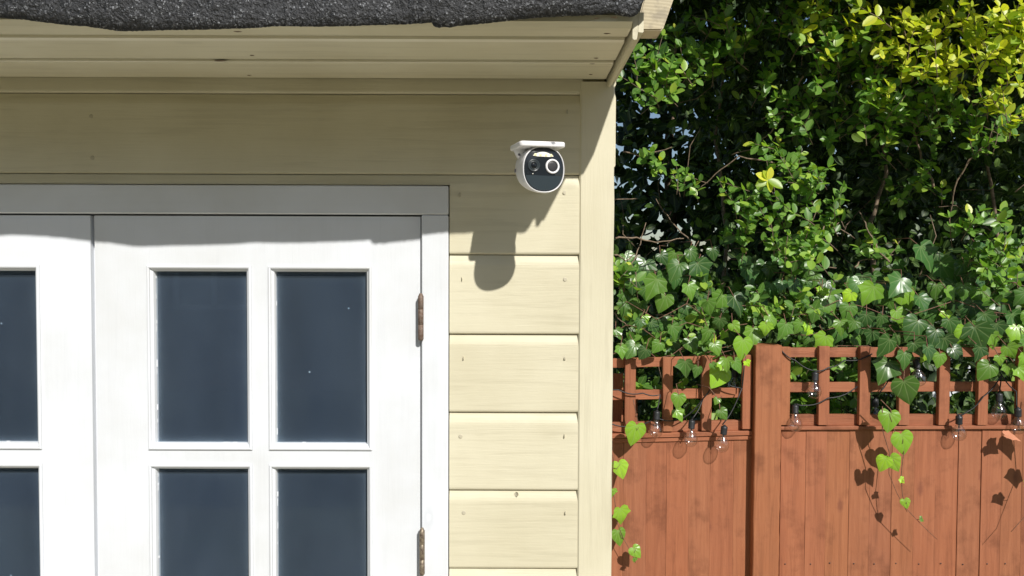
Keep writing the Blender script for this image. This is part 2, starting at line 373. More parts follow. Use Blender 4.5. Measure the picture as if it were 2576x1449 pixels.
for i, (zt, zbm) in enumerate(allb):
    zt2 = zt - .0009; x0 = XL if zbm > zft - .03 else dxr + .0015
    if i == 0: zt2 = min(zt2, Z(203, 0, 1300) + .02)
    if zbm < zft < zt:                     # board over the door lintel: long upper part, short tail beside the frame
        bm_z = zft + .0015
        pr = [p for p in board_prof(YF, zt2, zbm) if p[1] > bm_z]
        pr = [q for q in pr if q[0] < YF + .013] + [(YF, bm_z), (YF + .014, bm_z), (YF + .014, zt2)]
        extrude_x('board', pr, XL, dxr + .0015, m_cream, shed)
        extrude_x('board', board_prof(YF, zt2, zbm), dxr + .0015, xs1, m_cream, shed)
    else:
        extrude_x('board', board_prof(YF, zt2, zbm), x0, xs1, m_cream, shed)
# nail dimples in the siding: discs with their shade put into darker cream
nail_prof = [(0, .0002), (.0022, .0004), (.0030, .0003), (.0034, -.0003)]
m_dimple = simple('shaded_dimple_cream', (.47, .43, .32), .6, nscale=500, nb=.4)
nail_me = lathe_me('nail', nail_prof, 10)
nail_me.materials.append(m_dimple)
for (u, v) in [(1158, 490), (1421, 485), (1161, 703), (1422, 703), (1166, 901), (1422, 901), (1159, 1098), (1420, 1097), (1167, 1290), (1423, 1290), (233, 397), (230, 293), (1427, 281), (1300, 1243)]:
    p = at(u, v, YF - .0002); o = link('nail', nail_me, None, shed, p, (math.radians(90), 0, random.random() * 3))
# inner sheathing: opaque backing with door opening left out
zroof = Z(204, 0, 1300)
box('inner_wall', dxr - .03, xp1 - .002, .016, .03, .05, zroof - .002, m_crack, shed, 0)
box('inner_wall', XL, dxr - .032, .016, .03, zft - .02, zroof - .002, m_crack, shed, 0)
# corner post with a slightly worn arris
def irregular_post(name, x0, x1, y0, y1, z0, z1, mt, par, amp=.0006, n=40):
    bm = bmesh.new(); rs = []
    for i in range(n + 1):
        z = z0 + (z1 - z0) * i / n; j = lambda s: (random.random() - .5) * 2 * amp * s
        c = .0022
        rs.append([bm.verts.new(q) for q in ((x0 + j(.4), y0 + c, z), (x0 + c, y0, z), (x1 - c + j(.5), y0, z), (x1 + j(1), y0 + c, z), (x1 + j(1), y1, z), (x0, y1, z))])
    for a, b_ in zip(rs, rs[1:]):
        for k in range(6): bm.faces.new((a[k], a[(k + 1) % 6], b_[(k + 1) % 6], b_[k]))
    bm.faces.new(rs[0]); bm.faces.new(rs[-1])
    return link(name, bmdone(bm, name), mt, par)
irregular_post('corner_post', xp0, xp1, YF - .002, YF + .03, .02, zroof - .001, m_cream_z, shed)
# side wall boards (only their lips show past the post)
for i, (zt, zbm) in enumerate(allb):
    dz = pitch * .09
    lip = .0022 if i < 2 else .0
    pr = [(xp1 - .0006 + lip - (a - 0) , z + dz) for a, z in board_prof(0, zt - .001, zbm)]
    extrude_x('side_board', pr, YF + .0, 1.10, m_cream_y, shed, axis='Y')
# other walls and the floor of the shed
YB = 1.12
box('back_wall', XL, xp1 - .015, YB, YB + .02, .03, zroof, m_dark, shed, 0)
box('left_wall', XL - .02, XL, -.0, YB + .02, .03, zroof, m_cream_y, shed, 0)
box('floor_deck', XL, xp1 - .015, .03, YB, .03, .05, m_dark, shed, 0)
# dark film behind the door glass
m_blind, t, b = mat('slate_blue_film'); b.inputs['Roughness'].default_value = .9
v = coords(t, (1, 1, 1)); n_ = noise(t, coords(t, (9, 9, 1.5)), 1.0, 3, .5)
r = ramp(t, n_, [(.30, (.008, .014, .028)), (.70, (.016, .026, .050))]); oi = t.nodes.new('ShaderNodeObjectInfo')
t.links.new(mixc(t, 1.0, r.outputs[0], ramp(t, oi.outputs['Random'], [(0, (.62, .68, .68)), (1, (1.1, 1.1, 1.15))]).outputs[0], 'MULTIPLY'), b.inputs['Base Color']); b.inputs['Specular IOR Level'].default_value = .1

# ---- door frame, proud of the siding by 4 mm
YD = YF + .004                              # door face
YFR = YF - .004                             # frame face
ztop = Z(538, YFR, 600); xj = X(1060, YFR, 900)
box('door_frame_head', XL, dxr, YFR, .035, ztop, zft, m_white_x, shed, .0015)
box('door_frame_jamb', xj, dxr, YFR + .0008, .035, .05, ztop - .0008, m_white, shed, .0015)
xg = X(236, YD, 900)                        # meeting gap
zdt = ztop - .0026
def make_door(name, x0, x1, panes, hinges):
    """panes: list of outer bead rectangles (x0,x1,z0,z1)"""
    xs = sorted({x0, x1, *[p[0] for p in panes], *[p[1] for p in panes]}); zs = sorted({.07, zdt, *[p[2] for p in panes], *[p[3] for p in panes]})
    bm = bmesh.new()
    def inside(cx, cz): return any(p[0] < cx < p[1] and p[2] < cz < p[3] for p in panes)
    th = .032; V = {}
    def vv(x, y, z):
        k = (round(x, 6), y, round(z, 6))
        if k not in V: V[k] = bm.verts.new((x, y, z))
        return V[k]
    cells = {}
    for i in range(len(xs) - 1):
        for j in range(len(zs) - 1):
            cells[i, j] = not inside((xs[i] + xs[i + 1]) / 2, (zs[j] + zs[j + 1]) / 2)
    for (i, j), s in cells.items():
        if not s: continue
        a, b_, c, d = xs[i], xs[i + 1], zs[j], zs[j + 1]
        bm.faces.new((vv(a, YD, c), vv(b_, YD, c), vv(b_, YD, d), vv(a, YD, d)))
        bm.faces.new((vv(a, YD + th, d), vv(b_, YD + th, d), vv(b_, YD + th, c), vv(a, YD + th, c)))
        for (di, dj, q) in ((-1, 0, (a, c, a, d)), (1, 0, (b_, c, b_, d)), (0, -1, (a, c, b_, c)), (0, 1, (a, d, b_, d))):
            if not cells.get((i + di, j + dj), False):
                bm.faces.new((vv(q[0], YD, q[1]), vv(q[2], YD, q[3]), vv(q[2], YD + th, q[3]), vv(q[0], YD + th, q[1])))
    door = link(name, bmdone(bm, name), m_white, shed)
    wav = bevel_outline(door)
    for p in panes:
        bead(door, *p)
    for (u, v0, v1, mt, lab) in hinges:
        za, zb_ = Z(v0, YFR, u), Z(v1, YFR, u); xh = X(u, YFR, v0); r = .0042
        h = (za - zb_)
        pr = [(0, 0), (r * .7, .0), (r, .002), (r, h * .33), (r * .92, h * .333), (r, h * .336), (r, h * .66), (r * .92, h * .664), (r, h * .668), (r, h - .004), (r * .8, h - .003), (r * .55, h), (0, h + .0005)]
        o = link('hinge', lathe_me('hinge', pr, 14), mt, door, (xh, YFR - .002, zb_)); 
        if lab: o['label'] = lab
    return door
def bevel_outline(o): return None
def bead(door, x0, x1, z0, z1):
    """glazing bead: stepped ovolo moulding round a pane, plus the pane"""
    prof = [(0, YD - .0003), (.0004, YD - .0026), (.0022, YD - .0034), (.0040, YD - .0026), (.0046, YD + .0004), (.0058, YD + .0012), (.0080, YD + .0030), (.0088, YD + .0075), (.0088, YD + .014)]
    bm = bmesh.new(); R = []
    for k, (a, y) in enumerate(prof):
        R.append([bm.verts.new(q) for q in ((x0 + a, y, z0 + a), (x1 - a, y, z0 + a), (x1 - a, y, z1 - a), (x0 + a, y, z1 - a))])
    for r0, r1 in zip(R, R[1:]):
        for k in range(4): bm.faces.new((r0[k], r0[(k + 1) % 4], r1[(k + 1) % 4], r1[k]))
    link('glazing_bead', bmdone(bm, 'glazing_bead'), m_white, door)
    a = .0082; p = box('window_pane', x0 + a, x1 - a, YD + .0105, YD + .0135, z0 + a, z1 - a, m_pane, door, 0)
    box('window_film', x0 + a, x1 - a, YD + .0145, YD + .0150, z0 + a, z1 - a, m_blind, door, 0)
    # crumbling putty down the left edge and foot of the pane
    bm = bmesh.new()
    z = z0 + a
    while z < z1 - a:
        h = random.uniform(.003, .012); wd = random.uniform(.0003, .0013)
        if random.random() < .33:
            box_bm(bm, x0 + a + .0007, x0 + a + .0007 + wd, YD + .0086, YD + .0104, z, min(z + h, z1 - a), .0002)
        z += h + random.uniform(.0005, .006)
    x = x0 + a
    while x < x1 - a:
        h = random.uniform(.002, .012)
        if random.random() < .18: box_bm(bm, x, min(x + h, x1 - a - .001), YD + .0085, YD + .0104, z0 + a + .0007, z0 + a + random.uniform(.0012, .0022), .0002)
        x += h + .004
    link('putty', bmdone(bm, 'putty'), m_white, door)
    return p
def R_(u0, u1, v0, v1, uref): return (X(u0, YD, (v0 + v1) / 2), X(u1, YD, (v0 + v1) / 2), Z(v1, YD, (u0 + u1) / 2), Z(v0, YD, (u0 + u1) / 2))
pn = []
ph = None
for (u0, u1) in ((372, 634), (676, 936)):
    a = R_(u0, u1, 668, 1131, 0); ph = a[3] - a[2]
    rail = a[2] - Z(1167, YD, (u0 + u1) / 2)
    for n_ in range(3):
        zt = a[3] - n_ * (ph + rail); pn.append((a[0], a[1], zt - ph, zt))
# both leaves share the same grid heights
zt0 = pn[0][3]
pn = [(p[0], p[1], zt0 - (i % 3) * (ph + rail) - ph, zt0 - (i % 3) * (ph + rail)) for i, p in enumerate(pn)]
make_door('door', xg + .0034, xj - .0022, pn, [(1059, 738, 856, m_rust, 'rusty brown hinge barrel'), (1062, 1327, 1445, m_brass, 'dull bronze hinge barrel')])
xr = X(103, YD, 900); pwid = pn[0][1] - pn[0][0]; mull = pn[3][0] - pn[0][1]
pn2 = []
for k in range(2):
    for n_ in range(3):
        x1_ = xr - k * (pwid + mull); pn2.append((x1_ - pwid, x1_, zt0 - n_ * (ph + rail) - ph, zt0 - n_ * (ph + rail)))
make_door('door', XL + .02, xg - .0028, pn2, [])
box('meeting_strip', xg - .012, xg + .012, YD + .010, YD + .020, .07, zdt - .002, m_white, shed, .0005)
box('door_stop', xj - .03, xj + .001, YD + .0325, .036, .07, zdt, m_crack, shed, 0)
box('door_stop', XL + .02, xj - .03, YD + .0325, .0359, zdt - .015, ztop - .0005, m_crack, shed, 0)

# ---- roof
YE = -.252                                  # front edge of the boards
zs = zroof                                  # underside
xr_end = X(1521, 0, 205)
bw = .1005
def soffit_prof(ya, yb):                    # tongue and groove roof board, v-grooved underside
    return [(ya, zs + .0048), (ya + .008, zs + .0004), (ya + .0095, zs), (yb - .0115, zs), (yb - .001, zs + .0026), (yb - .0005, zs + .012), (ya, zs + .012)]
y = YE + .004; y0 = -.0005
ys = [-.0995 + .0, -.2, -.2535]
for (ya, yb, tl) in ((-.0995, -.0012, .012), (-.200, -.1010, .006), (-.2535, -.2015, .016)):
    o = extrude_x('roof_board', soffit_prof(ya, yb), XL - .1, xr_end, m_cream, shed); o.rotation_euler[0] = tl
yy = .0
while yy < YB:
    extrude_x('roof_board', soffit_prof(yy, yy + .1), XL - .1, xr_end, m_cream, shed); yy += .1005
m_lit_joint = painted_wood('lit_joint_paint', (.80, .76, .63), (.70, .66, .52), 'X')  # paler colour paints in the bright light band along the soffit joints
box('lit_joint_strip', XL - .1, xr_end - .001, -.2020, -.1915, zs - .0006, zs + .010, m_lit_joint, shed, .0003)
box('lit_joint_strip', XL - .1, xr_end - .001, -.1010, -.0975, zs - .0004, zs + .010, m_lit_joint, shed, .0003)
# nail / knot marks on the soffit
m_mark = simple('brown_filler_mark', (.16, .11, .07), .8, nscale=200)
for (u, v, Y, r_) in ((597, 79, -.23, .004), (634, 139, -.14, .003), (1526, 84, -.235, .004), (1500, 45, -.245, .003), (1545, 43, -.247, .004), (627, 189, -.02, .003), (1486, 187, -.02, .003), (1490, 160, -.08, .003), (1500, 146, -.09, .0035), (551, 153, -.1085, .008)):
    d = RM @ Vector(((u - CU) / F, -(v - CV) / F, -1.0)); p = CAM + d * ((zs - CAM.z) / d.z)
    bm = bmesh.new(); 
    vs = [bm.verts.new((math.cos(a) * r_ * random.uniform(.7, 1.5), math.sin(a) * r_ * .5 * random.uniform(.7, 1.2), 0)) for a in [k * math.pi / 5 for k in range(10)]]
    c0 = bm.verts.new((0, 0, -.0008))
    for k in range(10): bm.faces.new((vs[k], vs[(k + 1) % 10], c0))
    link('filler_mark', bmdone(bm, 'filler_mark'), m_mark, shed, (p.x, p.y, zs - .0002))
# side trim (bargeboard strips) running front to back
xt0, xt1 = xr_end + .0035, X(1549, 0, 205)
zt_b = Z(217, -.01, 1525)
extrude_x('side_trim', [(xt0, zt_b + .002), (xt0 + .0015, zt_b), (xt0 + .005, zt_b + .0005), (xt0 + .0062, zt_b + .008), (xt0 + .0062, zs + .022), (xt0, zs + .022)], -.232, -.0035, m_cream_y, shed, axis='Y')
extrude_x('side_trim', [(xt0 + .0066, zt_b + .009), (xt1 - .001, zt_b + .0085), (xt1, zt_b + .0095), (xt1, zs + .022), (xt0 + .0066, zs + .022)], -.2315, YB, m_cream_y, shed, axis='Y')
# timber end (purlin / bargeboard) beyond the trim
YK = -.180
bm = bmesh.new()
q = [at(1600, 70, YK), at(1607, 75.5, YK), at(1664, 76, YK), at(1669, 71, YK)]
e1, e2 = at(1694, 0, YK), at(1619, 0, YK)
up = 2.9
tr_ = q[3] + (e1 - q[3]) * up; tl_ = q[0] + (e2 - q[0]) * up
ring = q + [tr_, Vector((tl_.x, YK, tr_.z))]
A = [bm.verts.new((p.x, YK, p.z)) for p in ring]; B = [bm.verts.new((p.x, YK + .034, p.z)) for p in ring]
bm.faces.new(A); bm.faces.new(B[::-1])
for k in range(len(ring)): bm.faces.new((A[k], B[k], B[(k + 1) % len(ring)], A[(k + 1) % len(ring)]))
bmesh.ops.bevel(bm, geom=[e for e in bm.edges if all(abs(v.co.y - YK) < 1e-6 for v in e.verts)], offset=.0015, segments=2, affect='EDGES')
link('bargeboard', bmdone(bm, 'bargeboard'), m_end, shed)
# felt: top sheet plus a wavy flap over the front edge
wave = [(-420, 60), (-250, 48), (-120, 38), (0, 44), (60, 49), (110, 56), (160, 62), (210, 65), (260, 72), (300, 78), (350, 77), (420, 75), (500, 74), (560, 72), (600, 71), (640, 69), (700, 65), (760, 66), (800, 66), (900, 64), (1000, 61), (1060, 58), (1087, 56), (1091, 66), (1104, 69), (1120, 67), (1130, 69), (1145, 65), (1180, 62), (1230, 57), (1260, 53), (1290, 50), (1350, 44), (1420, 40), (1500, 37), (1530, 33), (1545, 31), (1552, 36), (1575, 41), (1592, 42), (1604, 36), (1610, 20), (1620, 2), (1650, -20), (1692, -58)]
def wv_(u):
    for (a, va), (b_, vb) in zip(wave, wave[1:]):
        if a <= u <= b_: return va + (vb - va) * (u - a) / (b_ - a)
    return wave[0][1]
bm = bmesh.new(); cols = []
YW = -.262; u = -420
zt = zs + .062
while u <= 1692:
    e = wv_(u) + random.uniform(-.9, .9); pb_ = at(u, e, YW); x = pb_.x
    bulge = .006 + .004 * math.sin(u * .006) + .002 * math.sin(u * .023 + 1)
    zbt = pb_.z; hh = zt + .004 - zbt
    c = [(x, YB if u <= 1612 else YE + .03, zt + (.02 if u <= 1612 else .0045)), (x, YE + .02, zt + .004), (x, YE + .002, zt + .0035), (x, YW + .004 - bulge * .3, zt - .001)]
    for k in range(1, 6):
        q = k / 5; c.append((x, YW - bulge * math.sin(q * math.pi) * .8 + random.uniform(-.0004, .0004), zt - .001 - (hh - .005) * q))
    c += [(x, YW + .0035, zbt + .0006), (x, YW + .0035, zbt + .012), (x, YE, zbt + .03)]
    cols.append([bm.verts.new(q) for q in c]); u += 5 if u > -50 else 30
for a, b_ in zip(cols, cols[1:]):
    for k in range(len(a) - 1):
        f = bm.faces.new((a[k], a[k + 1], b_[k + 1], b_[k])); f.smooth = True
felt = link('roofing_felt', bmdone(bm, 'roofing_felt'), m_felt, shed)
bm = bmesh.new()
box_bm(bm, XL - .1, xr_end - .001, YE + .001, YE + .018, zs + .0125, zs + .060)
link('fascia', bmdone(bm, 'fascia'), m_cream, shed)

# ------------------------------------------------------------------ security camera
yaw = math.radians(17)
C0 = at(1368, 426, -.147)                   # centre of the front rim
scam = thing('security_camera', 'white rounded security camera with black face fixed to the shed wall', 'security camera', C0)
scam.rotation_euler = (0, 0, yaw)           # local -y looks out of the face
rx, rz = .0283, .0300
def sup(a, rx, rz, e=2.25):
    c, s = math.cos(a), math.sin(a)
    k = (abs(c) ** e + abs(s) ** e) ** (-1 / e)
    return c * k * rx, s * k * rz
def shell_me(name, secs, n=48, caps=(True, True)):
    """secs: (y, scale, dx, dz)"""
    bm = bmesh.new(); R = []
    for (y, s, dx, dz) in secs:
        R.append([bm.verts.new((sup(2 * math.pi * k / n, rx * s, rz * s)[0] + dx, y, sup(2 * math.pi * k / n, rx * s, rz * s)[1] + dz)) for k in range(n)])
    for a, b_ in zip(R, R[1:]):
        for k in range(n):
            f = bm.faces.new((a[k], a[(k + 1) % n], b_[(k + 1) % n], b_[k])); f.smooth = True
    if caps[0]: bm.faces.new(R[0])
    if caps[1]: bm.faces.new(R[-1])
    return bmdone(bm, name)
body = link('body', shell_me('body', [(.0042, .930, 0, 0), (.0004, .940, 0, 0), (-.0010, .955, 0, 0), (-.0008, .980, 0, 0), (.0008, .995, 0, 0), (.004, 1.0, 0, 0), (.012, .985, -.0005, .0008), (.024, .95, -.001, .0022), (.036, .88, -.0015, .004), (.046, .77, -.002, .006), (.054, .61, -.002, .007), (.060, .40, -.002, .008), (.0625, .15, -.002, .008)]), m_plastic, scam)
link('face_plate', shell_me('face_plate', [(.0015, .938, 0, 0), (.0005, .932, 0, 0), (-.0001, .90, 0, 0), (-.0004, .5, 0, 0), (-.0005, .05, 0, 0)]), m_facebl, scam)
# lower smoked window: part of the superellipse under a line
bm = bmesh.new(); pts = []
zl = -.0078
for k in range(181):
    a = math.pi + math.pi * k / 180; x, z = sup(a, rx * .90, rz * .90)
    if z < zl: pts.append((x, z))
v0 = [bm.verts.new((x, -.0008, z)) for x, z in pts]; v1 = [bm.verts.new((x, .0008, z)) for x, z in pts]
bm.faces.new(v0); 
for k in range(len(pts)): bm.faces.new((v0[k], v0[(k + 1) % len(pts)], v1[(k + 1) % len(pts)], v1[k]))
link('lower_window', bmdone(bm, 'lower_window'), m_facelow, scam)
Q = math.radians(90)
lens = link('lens', lathe_me('lens', [(0, 0), (.0080, 0), (.0080, .0006), (.0076, .0010), (.0066, .0009), (.0060, .0003), (.0056, .0003), (.0050, .0012), (.0046, .0012), (.0042, .0004), (0, .0004)], 36), m_lensg, scam, (-.0136, -.0005, .0043), (Q, 0, 0))
link('lens_glass', lathe_me('lens_glass', [(.0041, 0), (.0036, .0010), (.002, .0016), (0, .0018)], 28), m_lensd, lens)
pir = link('sensor_ring', lathe_me('sensor_ring', [(.0070, -.001), (.0069, .0012), (.0072, .0018), (.0084, .0020), (.0092, .0016), (.0095, .0006), (.0096, -.001)], 40), m_plastic, scam, (.0114, -.0005, .0041), (Q, 0, 0))
link('sensor_dome', lathe_me('sensor_dome', [(.0069, .0002), (.0066, .0005), (.005, .0007), (.0025, .0008), (0, .0008)], 32), m_pir, pir)
# light strip: a curved lozenge
def arc_strip(name, x0, x1, zb0, zt0, rise, y0, y1, mt, par):
    bm = bmesh.new(); n = 22; lo = []; hi = []
    for k in range(n + 1):
        s = -1 + 2 * k / n; x = (x0 + x1) / 2 + (x1 - x0) / 2 * s
        hgt = max(.0, 1 - abs(s) ** 2.2) ** .5
        up = zt0 + rise * math.cos(s * 1.45); c = zb0 + (up - zb0) * .35 
        hi.append((x, c + (up - c) * hgt)); lo.append((x, c - (c - zb0) * min(1, hgt * 1.15)))
    ring = hi + lo[::-1][1:-1]
    a = [bm.verts.new((x, y0, z)) for x, z in ring]; b_ = [bm.verts.new((x * 1.0, y1, z)) for x, z in ring]
    bm.faces.new(a)
    for k in range(len(ring)): bm.faces.new((a[k], a[(k + 1) % len(ring)], b_[(k + 1) % len(ring)], b_[k]))
    return link(name, bmdone(bm, name), mt, par)
strip = arc_strip('light_strip', -.0152, .0130, .0160, .0182, .0038, -.0012, .0004, m_led, scam)
for x in (-.0118, -.0050, .0025, .0095):
    link('light_chip', lathe_me('light_chip', [(0, .0003), (.0017, .0002), (.0019, 0)], 12), m_ledy, strip, (x, -.0011, .0180), (Q, 0, 0))
link('status_light', lathe_me('status_light', [(0, .0004), (.0006, .0003), (.0007, 0)], 10), m_led, scam, (-.0150, -.0009, -.0062), (Q, 0, 0))
link('status_light', lathe_me('status_light', [(0, .0004), (.0006, .0003), (.0007, 0)], 10), m_lensg, scam, (-.0216, -.0006, -.0058), (Q, 0, 0))
# seam line and port flap on the left flank
bm = bmesh.new(); box_bm(bm, -.0008, .0008, -.0016, .0016, -.0024, .0024, .0004)
link('port_cover', bmdone(bm, 'port_cover'), m_screw, scam, (-.0290, .030, .0006), (0, 0, -.12))
# top plate with rounded corners, tilted very slightly
FL = at(1309, 353, -.164); 
def rrect(x0, x1, y0, y1, r, n=5):
    o = []
    for cx, cy, a0 in ((x1 - r, y1 - r, 0), (x0 + r, y1 - r, 90), (x0 + r, y0 + r, 180), (x1 - r, y0 + r, 270)):
        for k in range(n + 1):
            a = math.radians(a0 + 90 * k / n); o.append((cx + r * math.cos(a), cy + r * math.sin(a)))
    return o
bm = bmesh.new(); RR = []
Lp, Dp, Tp = .0615, .048, .0068
for (ins, z) in ((.0016, Tp), (.0004, Tp - .0006), (0, Tp - .0018), (0, .0012), (.0004, .0004), (.0014, 0)):
    RR.append([bm.verts.new((x, y, z)) for x, y in rrect(ins, Lp - ins, ins, Dp - ins, .0055 - ins)])
for a, b_ in zip(RR, RR[1:]):
    for k in range(len(a)):
        f = bm.faces.new((a[k], a[(k + 1) % len(a)], b_[(k + 1) % len(a)], b_[k])); f.smooth = True
bm.faces.new(RR[0]); bm.faces.new(RR[-1])
Mi = (Matrix.Translation(C0) @ Matrix.Rotation(yaw, 4, 'Z')).inverted()
pl_ = Mi @ Vector((FL.x, FL.y, FL.z - Tp))
plate = link('top_plate', bmdone(bm, 'top_plate'), m_plastic, scam, pl_, (0, math.radians(-1.2), 0))
# neck between plate and body, and the arm back to the wall
bm = bmesh.new()
a0 = pl_ + Vector((.013, .034, .001)); b0 = Vector((-.010, .034, .020))
tube_bm(bm, [a0 + Vector((-.001, .0, .003)), a0 + Vector((-.001, .0, -.001)), a0 + Vector((-.001, .0, -.005)), (a0 + b0) / 2 + Vector((.0, 0, .0)), b0 + Vector((.003, 0, -.006))], [.010, .0105, .0085, .0085, .014], 16)
link('neck', bmdone(bm, 'neck'), m_plastic, scam)
link('screw', lathe_me('screw', [(0, .0006), (.0014, .0004), (.0018, 0)], 12), m_screw, scam, pl_ + Vector((.0075, .028, -.0068)), (math.radians(75), 0, 0))
wall_pt = Mi @ Vector((C0.x + .000, -.0, C0.z + .010))
bm = bmesh.new()
tube_bm(bm, [Vector((-.004, .050, .006)), Vector((-.004, .066, .010)), wall_pt * .6 + Vector((-.004, .066, .010)) * .4, wall_pt + Vector((0, -.012, 0))], [.013, .0115, .0105, .012], 18)
link('arm', bmdone(bm, 'arm'), m_plastic, scam)
o = link('wall_base', lathe_me('wall_base', [(0, 0), (.024, 0), (.024, .009), (.022, .0125), (.012, .014), (0, .014)], 30), m_plastic, scam, wall_pt + Mi.to_3x3() @ Vector((0, 0, 0)), (Q, 0, -yaw))

# ------------------------------------------------------------------ fence
YP = 1.300                                  # board face of the fence
fz0 = 0.0
def fence_panel(loc_u, edges, vtop_l, vtop_r, u_l, u_r, label, skew):
    pass
fenceR = thing('boarded_fence', 'red brown boarded fence panel right of the post', 'fence', (X(2260, YP), YP, 0), 'red brown fence panels')
fenceL = thing('boarded_fence', 'shorter red brown boarded fence panel between the shed and the post', 'fence', (X(1720, YP), YP, 0), 'red brown fence panels')
def L6(c): return 1514.3 + .415 * c
def V6(c): return 848 + .415 * c
def fboards(par, e, vcap, y0, slope):
    for a, b_ in zip(e, e[1:]):
        xa, xb = X(a, y0, 1200), X(b_, y0, 1200); v = vcap + slope * ((a + b_) / 2 - e[0]); ztp = Z(v, y0, (a + b_) / 2)
        y = y0 + random.uniform(-.0008, .0008)
        # feather edged board: thick right edge lapping over its neighbour
        st = random.choice((.0004, .0006, .0008, .0012, .0024)); pts = [(xa + .0002, y), (xb - .0002, y + st), (xb - .0002, y + .014), (xa + .0002, y + .012)]
        
        bm = bmesh.new(); zc = ztp / 2; xc = (xa + xb) / 2
        nz = 10; rs = []
        for k in range(nz + 1):
            z = -zc + ztp * k / nz + .02 * (k == 0); jj = random.uniform(-.0007, .0007)
            rs.append([bm.verts.new((p[0] - xc + (jj if i_ in (1, 2) else 0), p[1] - y0, z)) for i_, p in enumerate(pts)])
        for r0, r1 in zip(rs, rs[1:]):
            for k in range(4): bm.faces.new((r0[k], r0[(k + 1) % 4], r1[(k + 1) % 4], r1[k]))
        bm.faces.new(rs[0]); bm.faces.new(rs[-1])
        link('board', bmdone(bm, 'board'), m_redz, par, Vector((xc, y0, zc)) - Vector(par.location))
eR = [1964] + [L6(c) for c in (1235, 1358, 1500, 1625, 1757, 1892, 2022, 2160, 2300, 2422, 2548)] + [2626, 2681, 2735, 2790, 2845, 2900]
fboards(fenceR, eR, 1081, YP, -.010)
eL = [1405, 1460, 1515, L6(130), L6(268), L6(392), L6(528), L6(656), L6(797), 1893]
fboards(fenceL, eL, 1109, YP + .004, -.028)
nailme = lathe_me('nail', [(0, .0012), (.0018, .0010), (.0026, 0)], 8); nailme.materials.append(m_nailred)
for a, b_ in zip(eR, eR[1:]):
    p = at(a + 12 + random.uniform(-3, 3), 1418 + random.uniform(-2, 2), YP - .0012); link('nail', nailme, None, fenceR, p - Vector(fenceR.location), (Q, 0, 0))
def fbox(par, name, u0, u1, v0, v1, y0, y1, m, slope=0.0, bev=.0012):
    """box on the fence from picture rectangle; slope in picture rows per column"""
    uc, vc = (u0 + u1) / 2, (v0 + v1) / 2
    p0, p1 = at(u0, vc, y0), at(u1, vc, y0); z1, z0 = at(uc, v0, y0).z, at(uc, v1, y0).z
    c = Vector(((p0.x + p1.x) / 2, (y0 + y1) / 2, (z0 + z1) / 2)); hx, hy, hz = (p1.x - p0.x) / 2, (y1 - y0) / 2, (z1 - z0) / 2
    bm = bmesh.new(); box_bm(bm, -hx, hx, -hy, hy, -hz, hz, bev)
    return link(name, bmdone(bm, name), m, par, c - Vector(par.location), (0, math.atan(slope) , 0))
# capping rails and shadow gap
fbox(fenceR, 'capping_rail', 1964, 2900, 1071.5, 1080, YP - .010, YP + .020, m_redx, -.0075)
fbox(fenceL, 'capping_rail', 1405, 1893, 1090, 1101, YP - .006, YP + .020, m_redx, -.028)
fbox(fenceL, 'batten', 1405, 1893, 1101.6, 1112, YP - .001, YP + .018, m_redx, -.028)
# post
post = thing('fence_post', 'square red brown timber post standing between two fence panels', 'post', (X(1930, YP), YP, 0))
px0, px1 = X(1897, YP - .03, 1200), X(1963, YP - .03, 1200); pz = Z(869, YP - .03, 1930)
po = irregular_post('shaft', px0 - post.location.x, px1 - post.location.x, -.03, .05, 0, pz, m_redz, post, .001, 50)
bm = bmesh.new(); box_bm(bm, px0 + .004, px1 - .008, YP - .026, YP + .045, pz, pz + .003, .001)
bm.free()
# trellis: uprights in front, level slats behind
trR = thing('trellis', 'red brown square lattice trellis right of the post, ivy over its far end', 'trellis', (X(2260, YP), YP, Z(1070, YP)), 'trellis tops')
trL = thing('trellis', 'red brown lattice trellis between the shed corner and the post', 'trellis', (X(1720, YP), YP, Z(1085, YP)), 'trellis tops')
for (a, b_) in ((1965, 1988), (2060, 2087), (2163, 2190), (2262, 2289), (2363, 2390), (2462, 2487), (2561, 2587), (2660, 2686), (2760, 2786), (2860, 2886)):
    fbox(trR, 'slat', a, b_, 873 + random.uniform(-2, 2), 1070, YP - .012, YP + .006, m_redz, random.uniform(-.006, .006))
for (v0, v1, s) in ((874, 898, -.006), (961, 985, -.008), (1043, 1070, -.004)):
    fbox(trR, 'slat', 1967, 2886, v0, v1, YP + .0065, YP + .0245, m_redx, s)
for (a, b_, va, vb) in ((1478, 1506, 905, 1090), (1572, 1599, 903, 1091), (1668, 1693, 899, 1086), (1766, 1791, 895, 1084), (1868, 1891, 893, 1080)):
    fbox(trL, 'slat', a, b_, va, vb, YP - .008, YP + .010, m_redz, random.uniform(-.012, .004))
for (v0, v1, s) in ((899, 922, -.030), (980, 1004, -.024), (1061, 1086, -.022)):
    fbox(trL, 'slat', 1470, 1890, v0, v1, YP + .0105, YP + .0285, m_redx, s)
# neighbour's boards glimpsed behind the lattice by the shed
nb = thing('wooden_screen', 'low red brown wooden screen seen behind the trellis next to the shed', 'screen', (X(1560, YP + .10), YP + .10, 0))
for (a, b_, v0) in ((1440, 1501, 945), (1504, 1566, 940)):
    fbox(nb, 'board', a, b_, v0, 1500, YP + .08, YP + .095, m_redz)
fbox(nb, 'board', 1569, 1602, 952, 1500, YP + .08, YP + .095, m_redz)
fbox(nb, 'rail', 1440, 1602, 1030, 1046, YP + .096, YP + .12, m_redx)

